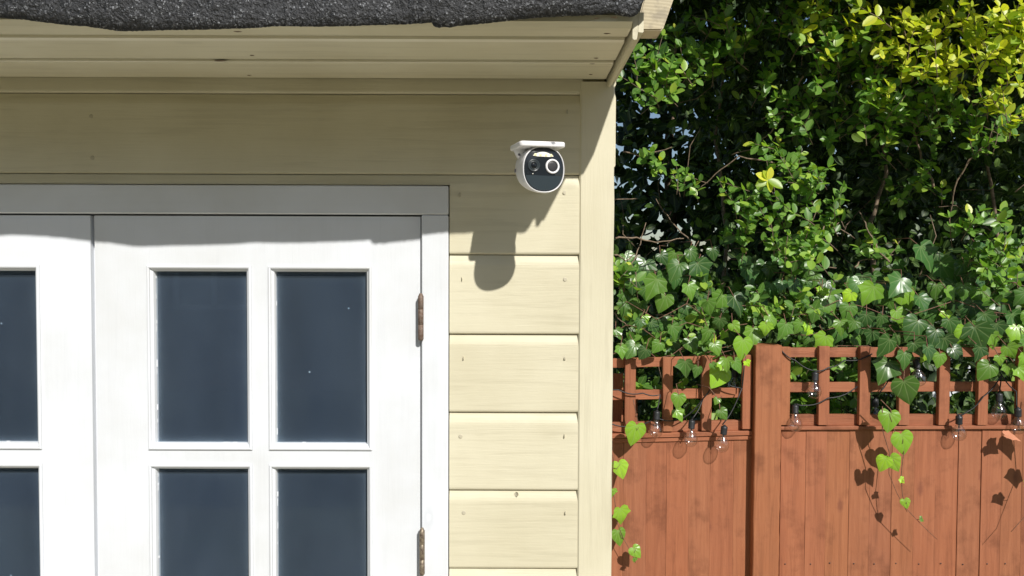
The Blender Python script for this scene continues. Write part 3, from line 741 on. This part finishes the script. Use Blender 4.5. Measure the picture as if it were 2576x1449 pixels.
# ------------------------------------------------------------------ festoon lights
def L5(c): return 1514.3 + .412 * c
def V5(c): return 519.2 + .412 * c
lights = thing('string_light', 'black festoon cable with clear round bulbs looped along the trellis', 'string lights', at(2000, 1000, YP - .05))
LO = Vector(lights.location)
socket_me = lathe_me('bulb_socket', [(0, .030), (.0035, .030), (.0045, .026), (.0095, .025), (.0105, .021), (.0100, .002), (.0108, 0), (.0085, -.001), (0, -.001)], 14)
bulb_me = lathe_me('bulb', [(.0080, .000), (.0085, -.006), (.0120, -.012), (.0185, -.021), (.0218, -.031), (.0222, -.038), (.0200, -.047), (.0140, -.055), (.0070, -.0588), (0, -.0598)], 20)
fil_bm = bmesh.new(); tube_bm(fil_bm, [(0, 0, 0), (0, 0, -.016)], [.003, .0022], 8)
tube_bm(fil_bm, [(-.006, 0, -.014), (-.005, 0, -.030), (-.002, 0, -.026), (.002, 0, -.030), (.005, 0, -.026), (.006, 0, -.014)], .0005, 4)
fil_me = bmdone(fil_bm, 'filament'); 
for m_, q in ((socket_me, m_socket), (bulb_me, m_bulb), (fil_me, m_screw)): m_.materials.append(q)
# bulbs: (u, v of socket foot, Y, tilt)
bulbs = [(L5(333), V5(1300), YP - .035, .05), (L5(546), V5(1355), YP - .045, .06), (L5(742), V5(1390), YP - .050, -.12), (L5(812), V5(1040), YP + .05, -.1),
         (L5(1300), V5(1062), YP - .03, .05), (L5(1180), V5(1262), YP - .02, .1), (L5(1668), V5(1222), YP + .03, 0), (L5(1925), V5(985), YP - .02, .15),
         (L5(2180), V5(1325), YP - .04, -.28), (L5(2425), V5(1190), YP - .01, 0), (L5(2540), V5(1280), YP - .03, -.15)]
ends = []
for (u, v, Y, tl) in bulbs:
    p = at(u, v, Y); s = link('bulb_socket', socket_me, None, lights, p - LO, (0, tl, random.uniform(0, 3)))
    link('bulb', bulb_me, None, s); link('filament', fil_me, None, s)
    ends.append(p + Vector((math.sin(tl) * .03, 0, .03)))
anch = [[(L5(-40), V5(1080)), (L5(100), V5(1120)), (L5(250), V5(1140)), (L5(355), V5(1150)), 0],
        [(L5(0), V5(1290)), (L5(140), V5(1345)), (L5(330), V5(1290)), (L5(480), V5(1300)), (L5(620), V5(1170)), 1],
        [(L5(620), V5(1170)), (L5(700), V5(1040)), (L5(855), V5(1110)), 2], [(L5(855), V5(1110)), (L5(870), V5(950)), 3],
        [(L5(1095), V5(880)), (L5(1180), V5(940)), 4], [(L5(1650), V5(900)), (L5(1480), V5(940)), (L5(1380), V5(985)), 4],
        [(L5(1560), V5(1100)), (L5(1380), V5(1170)), (L5(1230), V5(1215)), 5], [(L5(1760), V5(1040)), (L5(1700), V5(1130)), 6],
        [(L5(1960), V5(890)), 7], [(L5(2440), V5(1030)), (L5(2330), V5(1160)), (L5(2230), V5(1255)), 8], [(L5(2440), V5(1030)), 9], [(L5(2430), V5(1010)), (L5(2530), V5(1130)), 10]]
for a in anch:
    bm = bmesh.new()
    e = ends[a[-1]]; pts = [at(u, v, YP - .02 if i_ else YP - .014) for i_, (u, v) in enumerate(a[:-1])] + [e]
    out = []
    for q0, q1 in zip(pts, pts[1:]):
        for k in range(5):
            s = k / 5; p = q0.lerp(q1, s); p.z -= .02 * math.sin(s * math.pi) * (q1 - q0).length / .2; out.append(p - LO)
    out.append(pts[-1] - LO); tube_bm(bm, out, .0021, 5)
    link('cable', bmdone(bm, 'cable'), m_wire, lights)

# ------------------------------------------------------------------ leaves
def leaf_template(kind, var=0):
    if kind == 'privet':
        hw = [(.15, .09), (.27, .28), (.31, .50), (.26, .72), (.13, .90)]
        V = [(0, 0, 0)]; 
        mid = [(0, y, -.03 * math.sin(y * 3.1) - .10 * y * y * (1 + var)) for _, y in hw]
        Lf = [(-x, y, .055 * (x / .26) - .10 * y * y * (1 + var)) for x, y in hw]; Rt = [(x, y, .055 * (x / .26) - .10 * y * y * (1 + var)) for x, y in hw]
        tip = (0, 1, -.10 * (1 + var)); V = [(0, 0, 0)] + mid + Lf + Rt + [tip]; n = len(hw)
        Fc = [(0, 1, 1 + n), (0, 1 + 2 * n, 1)]
        for i in range(n - 1):
            Fc += [(1 + i, 2 + i, 2 + n + i, 1 + n + i), (1 + i, 1 + 2 * n + i, 2 + 2 * n + i, 2 + i)]
        T = 1 + 3 * n; Fc += [(n, T, 2 * n), (n, 3 * n, T)]
        return np.array(V, float), Fc
    # ivy: lobed outline round the petiole
    half = [(.10, -.14), (.28, -.17), (.44, -.06), (.47, .10), (.60, .30), (.42, .42), (.27, .58), (.15, .80)] if var < 2 else \
           [(.09, -.12), (.24, -.18), (.40, -.12), (.50, .06), (.53, .24), (.44, .44), (.30, .64), (.15, .84)]
    out = [(0, -.02)] + half + [(0, 1.0)] + [(-x, y) for x, y in half[::-1]]
    rr = random.Random(var); V = [(0, .28, -.02)]; n = len(out)
    for (x, y) in out: 
        fx, fy = x * .55, .28 + (y - .28) * .55; V.append((fx, fy, .035 * abs(x) * 2 - .05 * fy * fy + rr.uniform(-.012, .012)))
    for (x, y) in out:
        V.append((x * rr.uniform(.95, 1.05), y, .24 * abs(x) * (1 - var * .55) - .16 * max(0, y) ** 2 * (1 + .5 * (var % 2)) + rr.uniform(-.03, .03)))
    Fc = []
    for k in range(n):
        k2 = (k + 1) % n; Fc.append((0, 1 + k, 1 + k2)); Fc.append((1 + k, 1 + n + k, 1 + n + k2, 1 + k2))
    return np.array(V, float), Fc
def mesh_from(name, V, Fc, uvs, mt, tint=None):
    me = bpy.data.meshes.new(name); me.from_pydata(V.tolist() if hasattr(V, 'tolist') else V, [], Fc)
    uv = me.uv_layers.new(name='leaf'); li = np.empty(len(me.loops), int); me.loops.foreach_get('vertex_index', li)
    uv.data.foreach_set('uv', np.asarray(uvs)[li].astype(np.float32).ravel())
    if tint is not None:
        a = me.attributes.new('tint', 'FLOAT', 'POINT'); a.data.foreach_set('value', tint.astype(np.float32))
    me.materials.append(mt); me.shade_smooth(); return me
TPL = {}
for kd, vr in (('privet', 0), ('privet', 1), ('ivy', 0), ('ivy', 1), ('ivy', 2)): TPL[kd, vr] = leaf_template(kd, vr)
def frame(d, n):
    d = d / (np.linalg.norm(d, axis=-1, keepdims=True) + 1e-9); x = np.cross(d, n); x /= (np.linalg.norm(x, axis=-1, keepdims=True) + 1e-9)
    return np.stack([x, d, np.cross(x, d)], axis=-1)        # columns
def cloud(name, L, mt, parent, key=('privet', 0)):
    """L: list of (pos, dir, normal, size) -> one joined mesh"""
    V, Fc = TPL[key]; n = len(L)
    P = np.array([l[0] for l in L]); D = np.array([l[1] for l in L]); Nn = np.array([l[2] for l in L]); s = np.array([l[3] for l in L])
    R = frame(D, Nn); A = np.einsum('nij,vj->nvi', R, V) * s[:, None, None] + P[:, None, :]
    nv = len(V); FF = []
    base = [tuple(f) for f in Fc]
    for i in range(n):
        o = i * nv
        FF.extend([tuple(a + o for a in f) for f in base])
    me = mesh_from(name, A.reshape(-1, 3), FF, np.tile(V[:, :2], (n, 1)), mt, np.repeat(rng.random(n), nv))
    o = link(name, me, None, parent); o['kind'] = 'stuff'
    o.location = -Vector(parent.location); return o
LEAFME = {}
def leaf_obj(L, mt, parent, key, color=None, shift=None):
    k = (key, mt.name)
    if k not in LEAFME:
        V, Fc = TPL[key]; LEAFME[k] = mesh_from('leaf', V, Fc, V[:, :2], mt)
    p, d, n, s = L; R = frame(np.array([d]), np.array([n]))[0]
    M = Matrix(R.tolist()).to_4x4(); o = bpy.data.objects.new('leaf', LEAFME[k]); COL.objects.link(o); o.parent = parent
    sh = shift if shift is not None else Vector(parent.location)
    o.matrix_local = Matrix.Translation(Vector(p) - sh) @ M @ Matrix.Scale(s, 4)
    if color: o.color = (*color, 1)
    return o
SUNV = np.array(sun_dir)
def rv(): 
    v = rng.normal(size=3); return v / np.linalg.norm(v)
def pix(p):
    q = RM.transposed() @ (Vector(p) - CAM); return CU + F * q.x / -q.z, CV - F * q.y / -q.z
def spray(center, length, nleaf, size, lean, twigs, bias=.9):
    """a privet shoot: thin twig with opposite pairs of leaves"""
    d = np.array(lean) + rv() * .55; d /= np.linalg.norm(d); p = np.array(center) - d * length * .6; pts = [p.copy()]; out = []
    side = np.cross(d, rv()); side /= np.linalg.norm(side); npair = max(2, nleaf // 2)
    for k in range(npair):
        d = d + rv() * .16; d /= np.linalg.norm(d); p = p + d * length / npair; pts.append(p.copy())
        side = np.cross(d, side); side /= (np.linalg.norm(side) + 1e-9)
        for sg in (1, -1):
            ld = side * sg * .85 + d * .55 + rv() * .25; nn = SUNV * bias + np.array((0, -.35, .35)) + rv() * .55
            out.append((p.copy(), ld, nn, size * rng.uniform(.7, 1.15) * (1 - .35 * (k / npair) ** 2)))
    out.append((p.copy(), d, SUNV + rv() * .4, size * .6))
    twigs.append(pts); return out
hedge = thing('privet_hedge', 'tall green small-leaved hedge behind the fence, dark inside', 'hedge', (X(1950, 1.8), 1.8, 0))
gold = thing('golden_shrub', 'yellow green small-leaved shrub at the top right corner', 'shrub', (X(2450, 1.6), 1.6, 0))
HL, GL, tw, tg = [], [], [], []
# sunlit shoots standing out from the hedge face: (u, v, spread, shoots, Y)
lit = [(1640, 150, 45, 7, 1.35), (1600, 215, 35, 4, 1.3), (1700, 120, 60, 7, 1.4), (1690, 225, 40, 5, 1.35), (1640, 245, 30, 3, 1.3), (1800, 60, 70, 9, 1.45), (1880, 110, 70, 9, 1.5),
       (1780, 190, 50, 6, 1.5), (1650, 410, 28, 3, 1.5), (1700, 445, 28, 3, 1.5), (1740, 470, 25, 2, 1.5), (1990, 320, 60, 7, 1.5), (2010, 250, 50, 6, 1.5), (1985, 420, 45, 6, 1.4),
       (1930, 390, 35, 4, 1.45), (1880, 500, 40, 5, 1.4), (2040, 460, 45, 6, 1.4), (1900, 570, 50, 7, 1.4), (1960, 590, 50, 7, 1.35), (2040, 590, 50, 7, 1.4), (2010, 640, 45, 5, 1.35), (2060, 520, 50, 6, 1.4),
       (2100, 60, 70, 10, 1.4), (2000, 90, 60, 8, 1.45), (2090, 160, 60, 8, 1.4), (2200, 150, 70, 9, 1.4), (2170, 240, 50, 6, 1.4), (2110, 330, 50, 4, 1.5), (2260, 270, 55, 7, 1.35), (2220, 330, 40, 5, 1.4),
       (2300, 330, 50, 5, 1.45), (2380, 260, 60, 7, 1.4), (2440, 330, 60, 5, 1.5), (2500, 290, 60, 6, 1.4), (2350, 420, 60, 4, 1.55), (1575, 715, 25, 4, 1.25), (1570, 700, 20, 3, 1.25), (2480, 640, 50, 7, 1.35), (2540, 620, 45, 6, 1.35),
       (2520, 720, 50, 5, 1.35), (2440, 560, 40, 5, 1.4), (1740, 830, 50, 5, 1.4), (1600, 850, 45, 6, 1.4), (1660, 870, 50, 6, 1.4), (1800, 870, 40, 5, 1.42), (1960, 760, 50, 6, 1.38), (1900, 800, 40, 5, 1.38), (2060, 760, 30, 4, 1.34),
       (1640, 970, 40, 4, 1.42), (1720, 1000, 40, 4, 1.42), (1820, 1040, 40, 4, 1.42), (2020, 930, 40, 5, 1.42), (2120, 930, 45, 6, 1.42), (2110, 1020, 40, 5, 1.42), (2020, 1040, 40, 4, 1.42), (1760, 700, 40, 3, 1.5), (2200, 600, 60, 4, 1.6), (2280, 480, 50, 3, 1.65)]
for (u, v, sp, n, Y) in lit:
    for k in range(int(n * (1.0 if u < 1760 else 1.45))):
        Yk = Y + rng.uniform(-.08, .10); c = at(u + rng.normal() * sp * .6, v + rng.normal() * sp * .55, Yk)
        if pix(c)[0] < 1500: continue
        L = spray(c, rng.uniform(.07, .14), int(rng.integers(6, 10)), rng.uniform(.034, .050), (-.2, -.5, .4), tw)
        HL += L
for (u, v, sp, n, Y) in [(2230, 60, 60, 10, 1.35), (2320, 50, 60, 12, 1.3), (2410, 50, 60, 14, 1.25), (2500, 60, 60, 14, 1.2), (2570, 80, 50, 12, 1.2), (2440, 140, 60, 14, 1.25), (2530, 160, 60, 14, 1.2), (2350, 150, 55, 8, 1.35), (2570, 230, 40, 8, 1.2), (2500, 225, 45, 7, 1.25),
                          (2260, 130, 50, 6, 1.35), (2570, 300, 30, 5, 1.2), (2240, 245, 30, 3, 1.3), (2120, 30, 60, 7, 1.4), (2600, 20, 60, 12, 1.2)]:
    for k in range(int(n * .85)):
        c = at(u + rng.normal() * sp * 1.25 - 30, v + abs(rng.normal()) * sp * .9 - 25, Y + rng.uniform(-.08, .16))
        GL += spray(c, rng.uniform(.07, .13), int(rng.integers(6, 11)), rng.uniform(.034, .050), (-.1, -.5, .5), tg)
# the bright four-leaved shoot
c = at(1932, 452, 1.22)
for ang, ln in ((155, .045), (75, .040), (205, .044), (-30, .052), (-75, .04), (120, .034)):
    a = math.radians(ang); GL.append((np.array(c), np.array((math.cos(a), -.25, math.sin(a))), np.array((.3, -1, .35)), ln))
# shaded mass of the hedge
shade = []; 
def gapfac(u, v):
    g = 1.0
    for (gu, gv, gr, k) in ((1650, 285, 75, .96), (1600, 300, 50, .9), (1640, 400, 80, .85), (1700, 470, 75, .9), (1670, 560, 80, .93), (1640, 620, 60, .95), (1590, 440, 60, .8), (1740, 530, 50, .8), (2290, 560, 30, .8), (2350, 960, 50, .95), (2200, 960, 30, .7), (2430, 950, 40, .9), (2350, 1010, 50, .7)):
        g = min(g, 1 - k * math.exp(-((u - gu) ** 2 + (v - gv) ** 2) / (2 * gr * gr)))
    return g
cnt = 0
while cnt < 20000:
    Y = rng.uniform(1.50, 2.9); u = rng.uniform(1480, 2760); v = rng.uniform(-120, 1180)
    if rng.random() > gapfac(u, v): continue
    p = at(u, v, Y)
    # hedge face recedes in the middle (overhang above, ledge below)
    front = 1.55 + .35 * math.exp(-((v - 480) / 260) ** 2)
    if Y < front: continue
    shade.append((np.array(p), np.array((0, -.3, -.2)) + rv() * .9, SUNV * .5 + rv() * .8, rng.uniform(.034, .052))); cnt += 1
# overhanging top of the hedge, above the picture
cnt = 0
while cnt < 13000:
    x = rng.uniform(-.1, 3.6); z = HC + rng.uniform(.78, 1.9); Y = rng.uniform(1.0, 3.9)
    if Y - 1.0 < (HC + .95 - z) * 1.3 + .12: continue
    if z < HC + (Y + 1.1) * .40: continue
    shade.append((np.array((x, Y, z)), rv(), SUNV * .4 + rv(), rng.uniform(.09, .12))); cnt += 1
m_privet_shade = leaf_mat('shade_toned_privet_leaf', [(0, (.016, .038, .009)), (.5, (.034, .072, .014)), (.92, (.07, .14, .022)), (1, (.20, .31, .04))], rough=.5, trans=.2)  # darker copy of the privet colours: the hollow's shade set in the ramp
cloud('foliage', shade, m_privet_shade, hedge, ('privet', 1))
def showsize(l): return l[3] / (l[0][1] + 1.1) * (0 if pix(l[0])[1] < -10 or pix(l[0])[0] > 2590 else 1)
HL.sort(key=showsize, reverse=True); GL.sort(key=showsize, reverse=True)
for L in HL[:295]: leaf_obj(L, m_privet, hedge, ('privet', int(rng.integers(0, 2))))
cloud('foliage', HL[295:], m_privet, hedge)
for L in GL[:295]: leaf_obj(L, m_golden, gold, ('privet', int(rng.integers(0, 2))))
cloud('foliage', GL[295:], m_golden, gold)
def twig_mesh(tws, rad, par, extra=()):
    bm = bmesh.new()
    for pts in tws: tube_bm(bm, [Vector(p) for p in pts], [rad * (1 - .6 * i_ / len(pts)) for i_ in range(len(pts))], 4)
    for (pts, r0) in extra: tube_bm(bm, pts, [r0 * (1 - .55 * i_ / len(pts)) for i_ in range(len(pts))], 6)
    o = link('twigs', bmdone(bm, 'twigs'), m_twig, par); o.location = -Vector(par.location); o['kind'] = 'stuff'; return o
twig_mesh(tw, .0016, hedge); twig_mesh(tg, .0016, gold)
# branches in the hedge that the picture shows one by one
def branch(pts, Y, r, par=hedge):
    P = [at(u, v, Y + k * .03) for k, (u, v) in enumerate(pts)]; out = []
    for a, b_ in zip(P, P[1:]):
        for k in range(4): out.append(a.lerp(b_, k / 4) + Vector(rv()) * .004)
    out.append(P[-1]); bm = bmesh.new(); tube_bm(bm, out, [r * (1 - .6 * i_ / len(out)) for i_ in range(len(out))], 6)
    o = link('branch', bmdone(bm, 'branch'), m_twig, par); o.location = -Vector(par.location)
for pts, Y, r in [([(2080, 130), (2010, 110), (1990, 70), (1930, 50)], 1.45, .005), ([(2020, 190), (1990, 240), (1975, 280), (1915, 300)], 1.5, .004), ([(1975, 290), (1940, 330), (1900, 370), (1840, 390)], 1.5, .0035),
                  ([(1950, 410), (1860, 395), (1800, 440), (1755, 480)], 1.5, .003), ([(1546, 598), (1600, 600), (1650, 612), (1720, 600)], 1.4, .0035), ([(1600, 690), (1590, 660), (1606, 630), (1625, 560)], 1.4, .003),
                  ([(1546, 640), (1575, 655), (1600, 640)], 1.4, .003), ([(2240, 660), (2210, 630), (2180, 570), (2160, 530)], 1.5, .004), ([(2150, 670), (2170, 655), (2225, 650), (2270, 630)], 1.5, .003),
                  ([(2350, 470), (2320, 400), (2300, 330), (2340, 250)], 1.55, .005), ([(2500, 350), (2440, 400), (2400, 470), (2390, 560)], 1.6, .005), ([(2060, 600), (2080, 560), (2150, 600)], 1.4, .003),
                  ([(2200, 700), (2190, 560), (2230, 440), (2210, 300), (2240, 100)], 1.9, .010), ([(1800, 900), (1830, 600), (1800, 350), (1830, 100)], 2.0, .010), ([(2500, 900), (2520, 650), (2480, 400), (2530, 150)], 1.9, .010),
                  ([(1546, 790), (1580, 820), (1600, 845)], 1.35, .0025), ([(1570, 380), (1610, 395), (1690, 370)], 1.5, .003), ([(1740, 610), (1690, 560), (1650, 500)], 1.6, .003),
                  ([(2440, 650), (2500, 690), (2576, 720)], 1.4, .004), ([(1990, 700), (2050, 620), (2110, 560)], 1.55, .003)]:
    branch(pts, Y, r)
for k in range(28):
    u, v, Y = rng.uniform(1560, 2600), rng.uniform(200, 720), rng.uniform(1.6, 2.2); a = rng.uniform(0, math.pi); pts = [(u, v)]
    for j in range(3): a += rng.normal() * .4; pts.append((pts[-1][0] + 55 * math.cos(a), pts[-1][1] - 55 * math.sin(a)))
    P = [at(x, y_, Y + rng.uniform(-.05, .05)) for x, y_ in pts]; tw2 = globals().setdefault('tw2', []); tw2.append(P)
twig_mesh(tw2, .0026, hedge)
# far dark trees closing the view
far = thing('background_tree', 'dark dense evergreen foliage far behind the hedge, sky showing through it', 'tree', (1.6, 4.4, 0))
FL_ = []; cnt = 0
while cnt < 21000:
    Y = rng.uniform(3.6, 5.2); u = rng.uniform(1440, 2800); v = rng.uniform(-700, 1250)
    g_ = gapfac(u, v)
    if rng.random() > .50 + .50 * g_: continue
    FL_.append((np.array(at(u, v, Y)), rv(), rv() + SUNV * .3, rng.uniform(.10, .15))); cnt += 1
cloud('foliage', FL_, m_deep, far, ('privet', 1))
bm = bmesh.new()
for (x, r) in ((1.2, .05), (1.9, .07), (2.7, .06)):
    tube_bm(bm, [(x, 4.5, 0), (x + .05, 4.5, 1.2), (x - .04, 4.5, 2.4), (x + .05, 4.5, 3.2)], [r, r * .9, r * .7, r * .4], 8)
o = link('trunk', bmdone(bm, 'trunk'), m_twig, far); o.location = -Vector(far.location)

# ------------------------------------------------------------------ ivy
ivyL = thing('ivy', 'ivy growing over the trellis between shed corner and post', 'ivy', (X(1720, 1.42), 1.42, 0), 'ivy over the trellis')
ivyR = thing('ivy', 'thick glossy ivy spilling over the trellis right of the post', 'ivy', (X(2350, 1.42), 1.42, 0), 'ivy over the trellis')
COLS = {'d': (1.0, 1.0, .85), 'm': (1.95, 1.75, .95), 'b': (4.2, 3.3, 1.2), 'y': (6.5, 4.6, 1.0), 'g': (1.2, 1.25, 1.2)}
PX = lambda Y: (Y + 1.1) / F
def ivy_leaf(u, v, size_px, tone, Y, par, turn=None, face=None, shift=None):
    """leaf hangs tip down; (u, v) is the middle of the blade"""
    s = size_px * PX(Y) / 1.12
    a = math.radians(-90 + (turn if turn is not None else random.uniform(-38, 38)))
    d = np.array((math.cos(a), random.uniform(-.35, .05), math.sin(a)))
    n = np.array(face) if face is not None else np.array((random.uniform(-.45, .5), -1, random.uniform(-.05, .75)))
    c = np.array(at(u, v, Y)); dn = d / np.linalg.norm(d)
    L = (c - dn * s * .42, d, n, s)
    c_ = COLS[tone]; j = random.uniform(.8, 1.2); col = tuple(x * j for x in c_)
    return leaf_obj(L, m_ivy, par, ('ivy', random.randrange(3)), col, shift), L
ivL = [(310, 500, 165, 'm'), (450, 395, 140, 'd'), (370, 590, 130, 'm'), (540, 520, 115, 'm'), (610, 400, 160, 'd'), (650, 615, 105, 'm'), (900, 430, 155, 'g'), (560, 300, 110, 'd'), (375, 320, 90, 'd'),
       (830, 600, 150, 'd'), (595, 695, 85, 'm'), (440, 770, 115, 'm'), (335, 860, 90, 'm'), (180, 880, 120, 'm'), (640, 790, 110, 'm'), (925, 800, 140, 'b'), (860, 870, 150, 'b'), (680, 290, 90, 'd'), (860, 340, 100, 'g'),
       (500, 640, 100, 'd'), (230, 720, 80, 'd'), (270, 690, 60, 'b'), (720, 720, 90, 'd'), (100, 780, 80, 'm'), (550, 850, 110, 'm'), (700, 870, 90, 'm'), (120, 890, 90, 'm'), (250, 900, 90, 'd'),
       (510, 990, 115, 'd'), (710, 1045, 155, 'b'), (760, 965, 95, 'b'), (830, 975, 100, 'm'), (465, 1190, 100, 'b'), (470, 1275, 90, 'b'), (680, 975, 50, 'm'), (890, 960, 50, 'y'), (580, 1010, 80, 'm'), (740, 790, 60, 'b'), (815, 740, 80, 'b'), (700, 1190, 50, 'm'), (740, 1270, 80, 'm')]
ivR = [(1110, 760, 130, 'm'), (1190, 510, 135, 'd'), (1090, 490, 90, 'g'), (1200, 740, 95, 'm'), (1630, 540, 155, 'b'), (1800, 490, 165, 'g'), (1860, 565, 150, 'b'), (1730, 560, 105, 'm'), (1960, 600, 135, 'g'), (2000, 670, 115, 'g'), (1900, 750, 165, 'd'), (2030, 800, 125, 'd'),
       (1730, 860, 150, 'd'), (1930, 870, 115, 'd'), (1850, 940, 125, 'd'), (1725, 1010, 175, 'm'), (1860, 1130, 175, 'm'), (1980, 310, 190, 'g'), (2100, 400, 175, 'g'), (2190, 380, 100, 'd'), (2340, 290, 130, 'g'), (2470, 440, 115, 'g'),
       (2240, 640, 165, 'd'), (2310, 560, 140, 'm'), (2210, 520, 110, 'm'), (2040, 520, 115, 'm'), (2130, 540, 105, 'm'), (2470, 610, 175, 'd'), (2530, 700, 130, 'd'), (2300, 800, 185, 'd'), (2190, 790, 125, 'b'), (2110, 850, 135, 'd'), (2380, 820, 115, 'b'),
       (2530, 780, 135, 'b'), (2500, 890, 115, 'b'), (2430, 940, 70, 'b'), (2340, 1010, 135, 'm'), (2560, 1020, 105, 'b'), (1340, 830, 125, 'b'), (1380, 600, 155, 'm'), (1300, 660, 110, 'm'), (1460, 740, 105, 'm'), (1500, 555, 95, 'y'), (1820, 680, 125, 'b'), (2100, 670, 75, 'y'),
       (1560, 620, 100, 'd'), (1500, 650, 120, 'm'), (1400, 690, 100, 'd'), (2000, 900, 120, 'd'), (2170, 900, 110, 'd'), (2300, 900, 110, 'd'), (2420, 760, 120, 'd'), (1700, 700, 90, 'd'), (1620, 700, 110, 'd'), (1640, 800, 100, 'd'), (2060, 940, 100, 'm'), (1530, 730, 90, 'm'),
       (1960, 930, 60, 'y'), (2570, 940, 90, 'b'), (2480, 1000, 80, 'b'), (1800, 830, 110, 'd'), (2350, 700, 120, 'd'), (2130, 730, 110, 'd'), (2440, 520, 100, 'm'), (2380, 450, 100, 'd'), (2250, 450, 110, 'd'), (2560, 560, 120, 'd'), (2600, 850, 130, 'm'), (2640, 700, 150, 'm'), (2640, 950, 120, 'b'),
       (1250, 590, 90, 'd'), (1330, 520, 60, 'y'), (1365, 530, 60, 'y'), (1250, 740, 60, 'y'), (1265, 770, 50, 'y'), (960, 630, 60, 'b'), (1040, 700, 100, 'b'), (1000, 750, 90, 'b'), (1150, 640, 100, 'm')]
def Yof(cy): return 1.44 if cy < 480 else (1.36 if cy < 700 else (1.30 if cy < 860 else 1.235))
stemL, stemR = [], []
for lst, par, stm in ((ivL, ivyL, stemL), (ivR, ivyR, stemR)):
    for (cx, cy, s, tone) in lst:
        Y = Yof(cy) + random.uniform(-.03, .03)
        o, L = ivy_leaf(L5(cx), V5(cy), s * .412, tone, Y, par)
        p = Vector(L[0]); stm.append([p, p + Vector((random.uniform(-.02, .02), .03, .03)), p + Vector((random.uniform(-.05, .05), .09, .03))])
# fillers deeper inside
for k in range(150):
    cx = rng.uniform(60, 2600); cy = rng.uniform(470, 900) if cx > 900 else rng.uniform(430, 880)
    par = ivyL if cx < 1000 else ivyR
    if random.random() < .35: cy = rng.uniform(300, 560)
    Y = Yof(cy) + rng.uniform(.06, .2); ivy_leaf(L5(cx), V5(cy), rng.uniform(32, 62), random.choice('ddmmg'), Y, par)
def stems(list_, par, name='stem', r=.0014, m=m_vine):
    bm = bmesh.new()
    for pts in list_: tube_bm(bm, pts, r, 5)
    o = link(name, bmdone(bm, name), m, par); o.location = -Vector(par.location); return o
# main woody stems creeping along the top of the trellis
for stm, us in ((stemL, (1500, 1880)), (stemR, (1960, 2700))):
    for v0 in (780, 830, 880):
        stm.append([at(us[0] + (us[1] - us[0]) * k / 10, v0 + 18 * math.sin(k * 1.7 + v0) + random.uniform(-8, 8), 1.34 + .02 * math.sin(k)) for k in range(11)])
stems(stemL, ivyL); stems(stemR, ivyR)
# trailing vines hanging in front of the boards, each a part with its own leaves
YV = YP - .083
def vine(par, path, leaves, Y=YV, r=.0016):
    pts = [at(u, v, Y) for u, v in path]; bm = bmesh.new(); fine = []
    for i_, (a, b_) in enumerate(zip(pts, pts[1:])):
        for k in range(3): fine.append(a.lerp(b_, k / 3))
    fine.append(pts[-1]); lp = [Vector(p) for p in fine]
    for (u, v, s, tone, turn) in leaves:
        c = at(u, v + s * .05, Y); near = min(lp, key=lambda q: (q - c).length); tube_bm(bm, [near, (near + c) / 2 + Vector((0, -.006, .004)), c + Vector((0, 0, s * .38 * PX(Y)))], .0009, 4)
    tube_bm(bm, fine, [r * (1 - .5 * i_ / len(fine)) for i_ in range(len(fine))], 5)
    o = link('vine', bmdone(bm, 'vine'), m_vine, par); o.location = -Vector(par.location)
    for (u, v, s, tone, turn) in leaves:
        ivy_leaf(u, v, s, tone, Y - .004, o, turn, shift=Vector((0, 0, 0)))
    return o
def P6(l): return [(L6(a), V6(b_)) for a, b_ in l]
def K6(l): return [(L6(a), V6(b_), s * .415, t_, tr) for a, b_, s, t_, tr in l]
vine(ivyR, P6([(1690, 380), (1750, 440), (1770, 560), (1830, 690), (1812, 850), (1822, 960), (1845, 1040), (1940, 1140), (2030, 1225)]), K6([(1740, 510, 140, 'b', -8), (1825, 645, 150, 'b', 12), (1822, 870, 48, 'y', 50), (1842, 1010, 66, 'b', 15), (1940, 1106, 40, 'm', 60)]))
vine(ivyR, P6([(1700, 420), (1700, 560), (1742, 700), (1740, 830), (1790, 950), (1850, 1060)]), K6([(1705, 770, 105, 'y', -20), (1770, 765, 110, 'b', 25)]), YV + .004)
vine(ivyL, P6([(190, 380), (210, 480), (225, 540)]), K6([(198, 590, 150, 'b', -12)]), YV + .02)
vine(ivyL, P6([(40, 640), (70, 740), (60, 900), (80, 1010), (90, 1120), (130, 1220), (180, 1310), (205, 1370)]), K6([(112, 805, 115, 'b', 15), (66, 945, 60, 'b', 0), (118, 1085, 125, 'b', 10), (105, 1215, 110, 'b', 12), (208, 1305, 85, 'b', 40), (198, 1352, 38, 'm', 0)]), YV + .03)
vine(ivyR, P6([(2700, 300), (2680, 500), (2700, 750), (2640, 900), (2570, 1080), (2480, 1180)]), K6([(2655, 575, 150, 'b', 10), (2700, 765, 130, 'b', 0), (2600, 895, 90, 'b', 20)]))
# curled dead leaf on the capping rail at the right
o, L = ivy_leaf(L6(2490), V6(602), 42, 'm', YP - .06, ivyR, 80, (0, -.4, 1)); 
o.data = o.data.copy(); o.data.materials.clear(); o.data.materials.append(m_dead); o['label'] = 'curled orange dead leaf'

# ------------------------------------------------------------------ pale greenhouse wall glimpsed through the lattice
m_pale = simple('pale_render', (.75, .77, .80), .7, nscale=12, var=(.55, .58, .62))
gw = thing('garden_wall', 'pale white wall glimpsed through the trellis behind the hedge', 'wall', (X(2380, 6.2), 6.2, 0))
xa, xb = X(2240, 6.2), X(2500, 6.2)
bm = bmesh.new(); box_bm(bm, xa - gw.location.x, xb - gw.location.x, 0, .2, 0, Z(900, 6.2), .01); link('render', bmdone(bm, 'render'), m_pale, gw)
bm = bmesh.new(); box_bm(bm, xa - gw.location.x - .03, xb - gw.location.x + .03, -.03, .23, Z(900, 6.2), Z(900, 6.2) + .05, .008); link('coping', bmdone(bm, 'coping'), m_pale, gw)
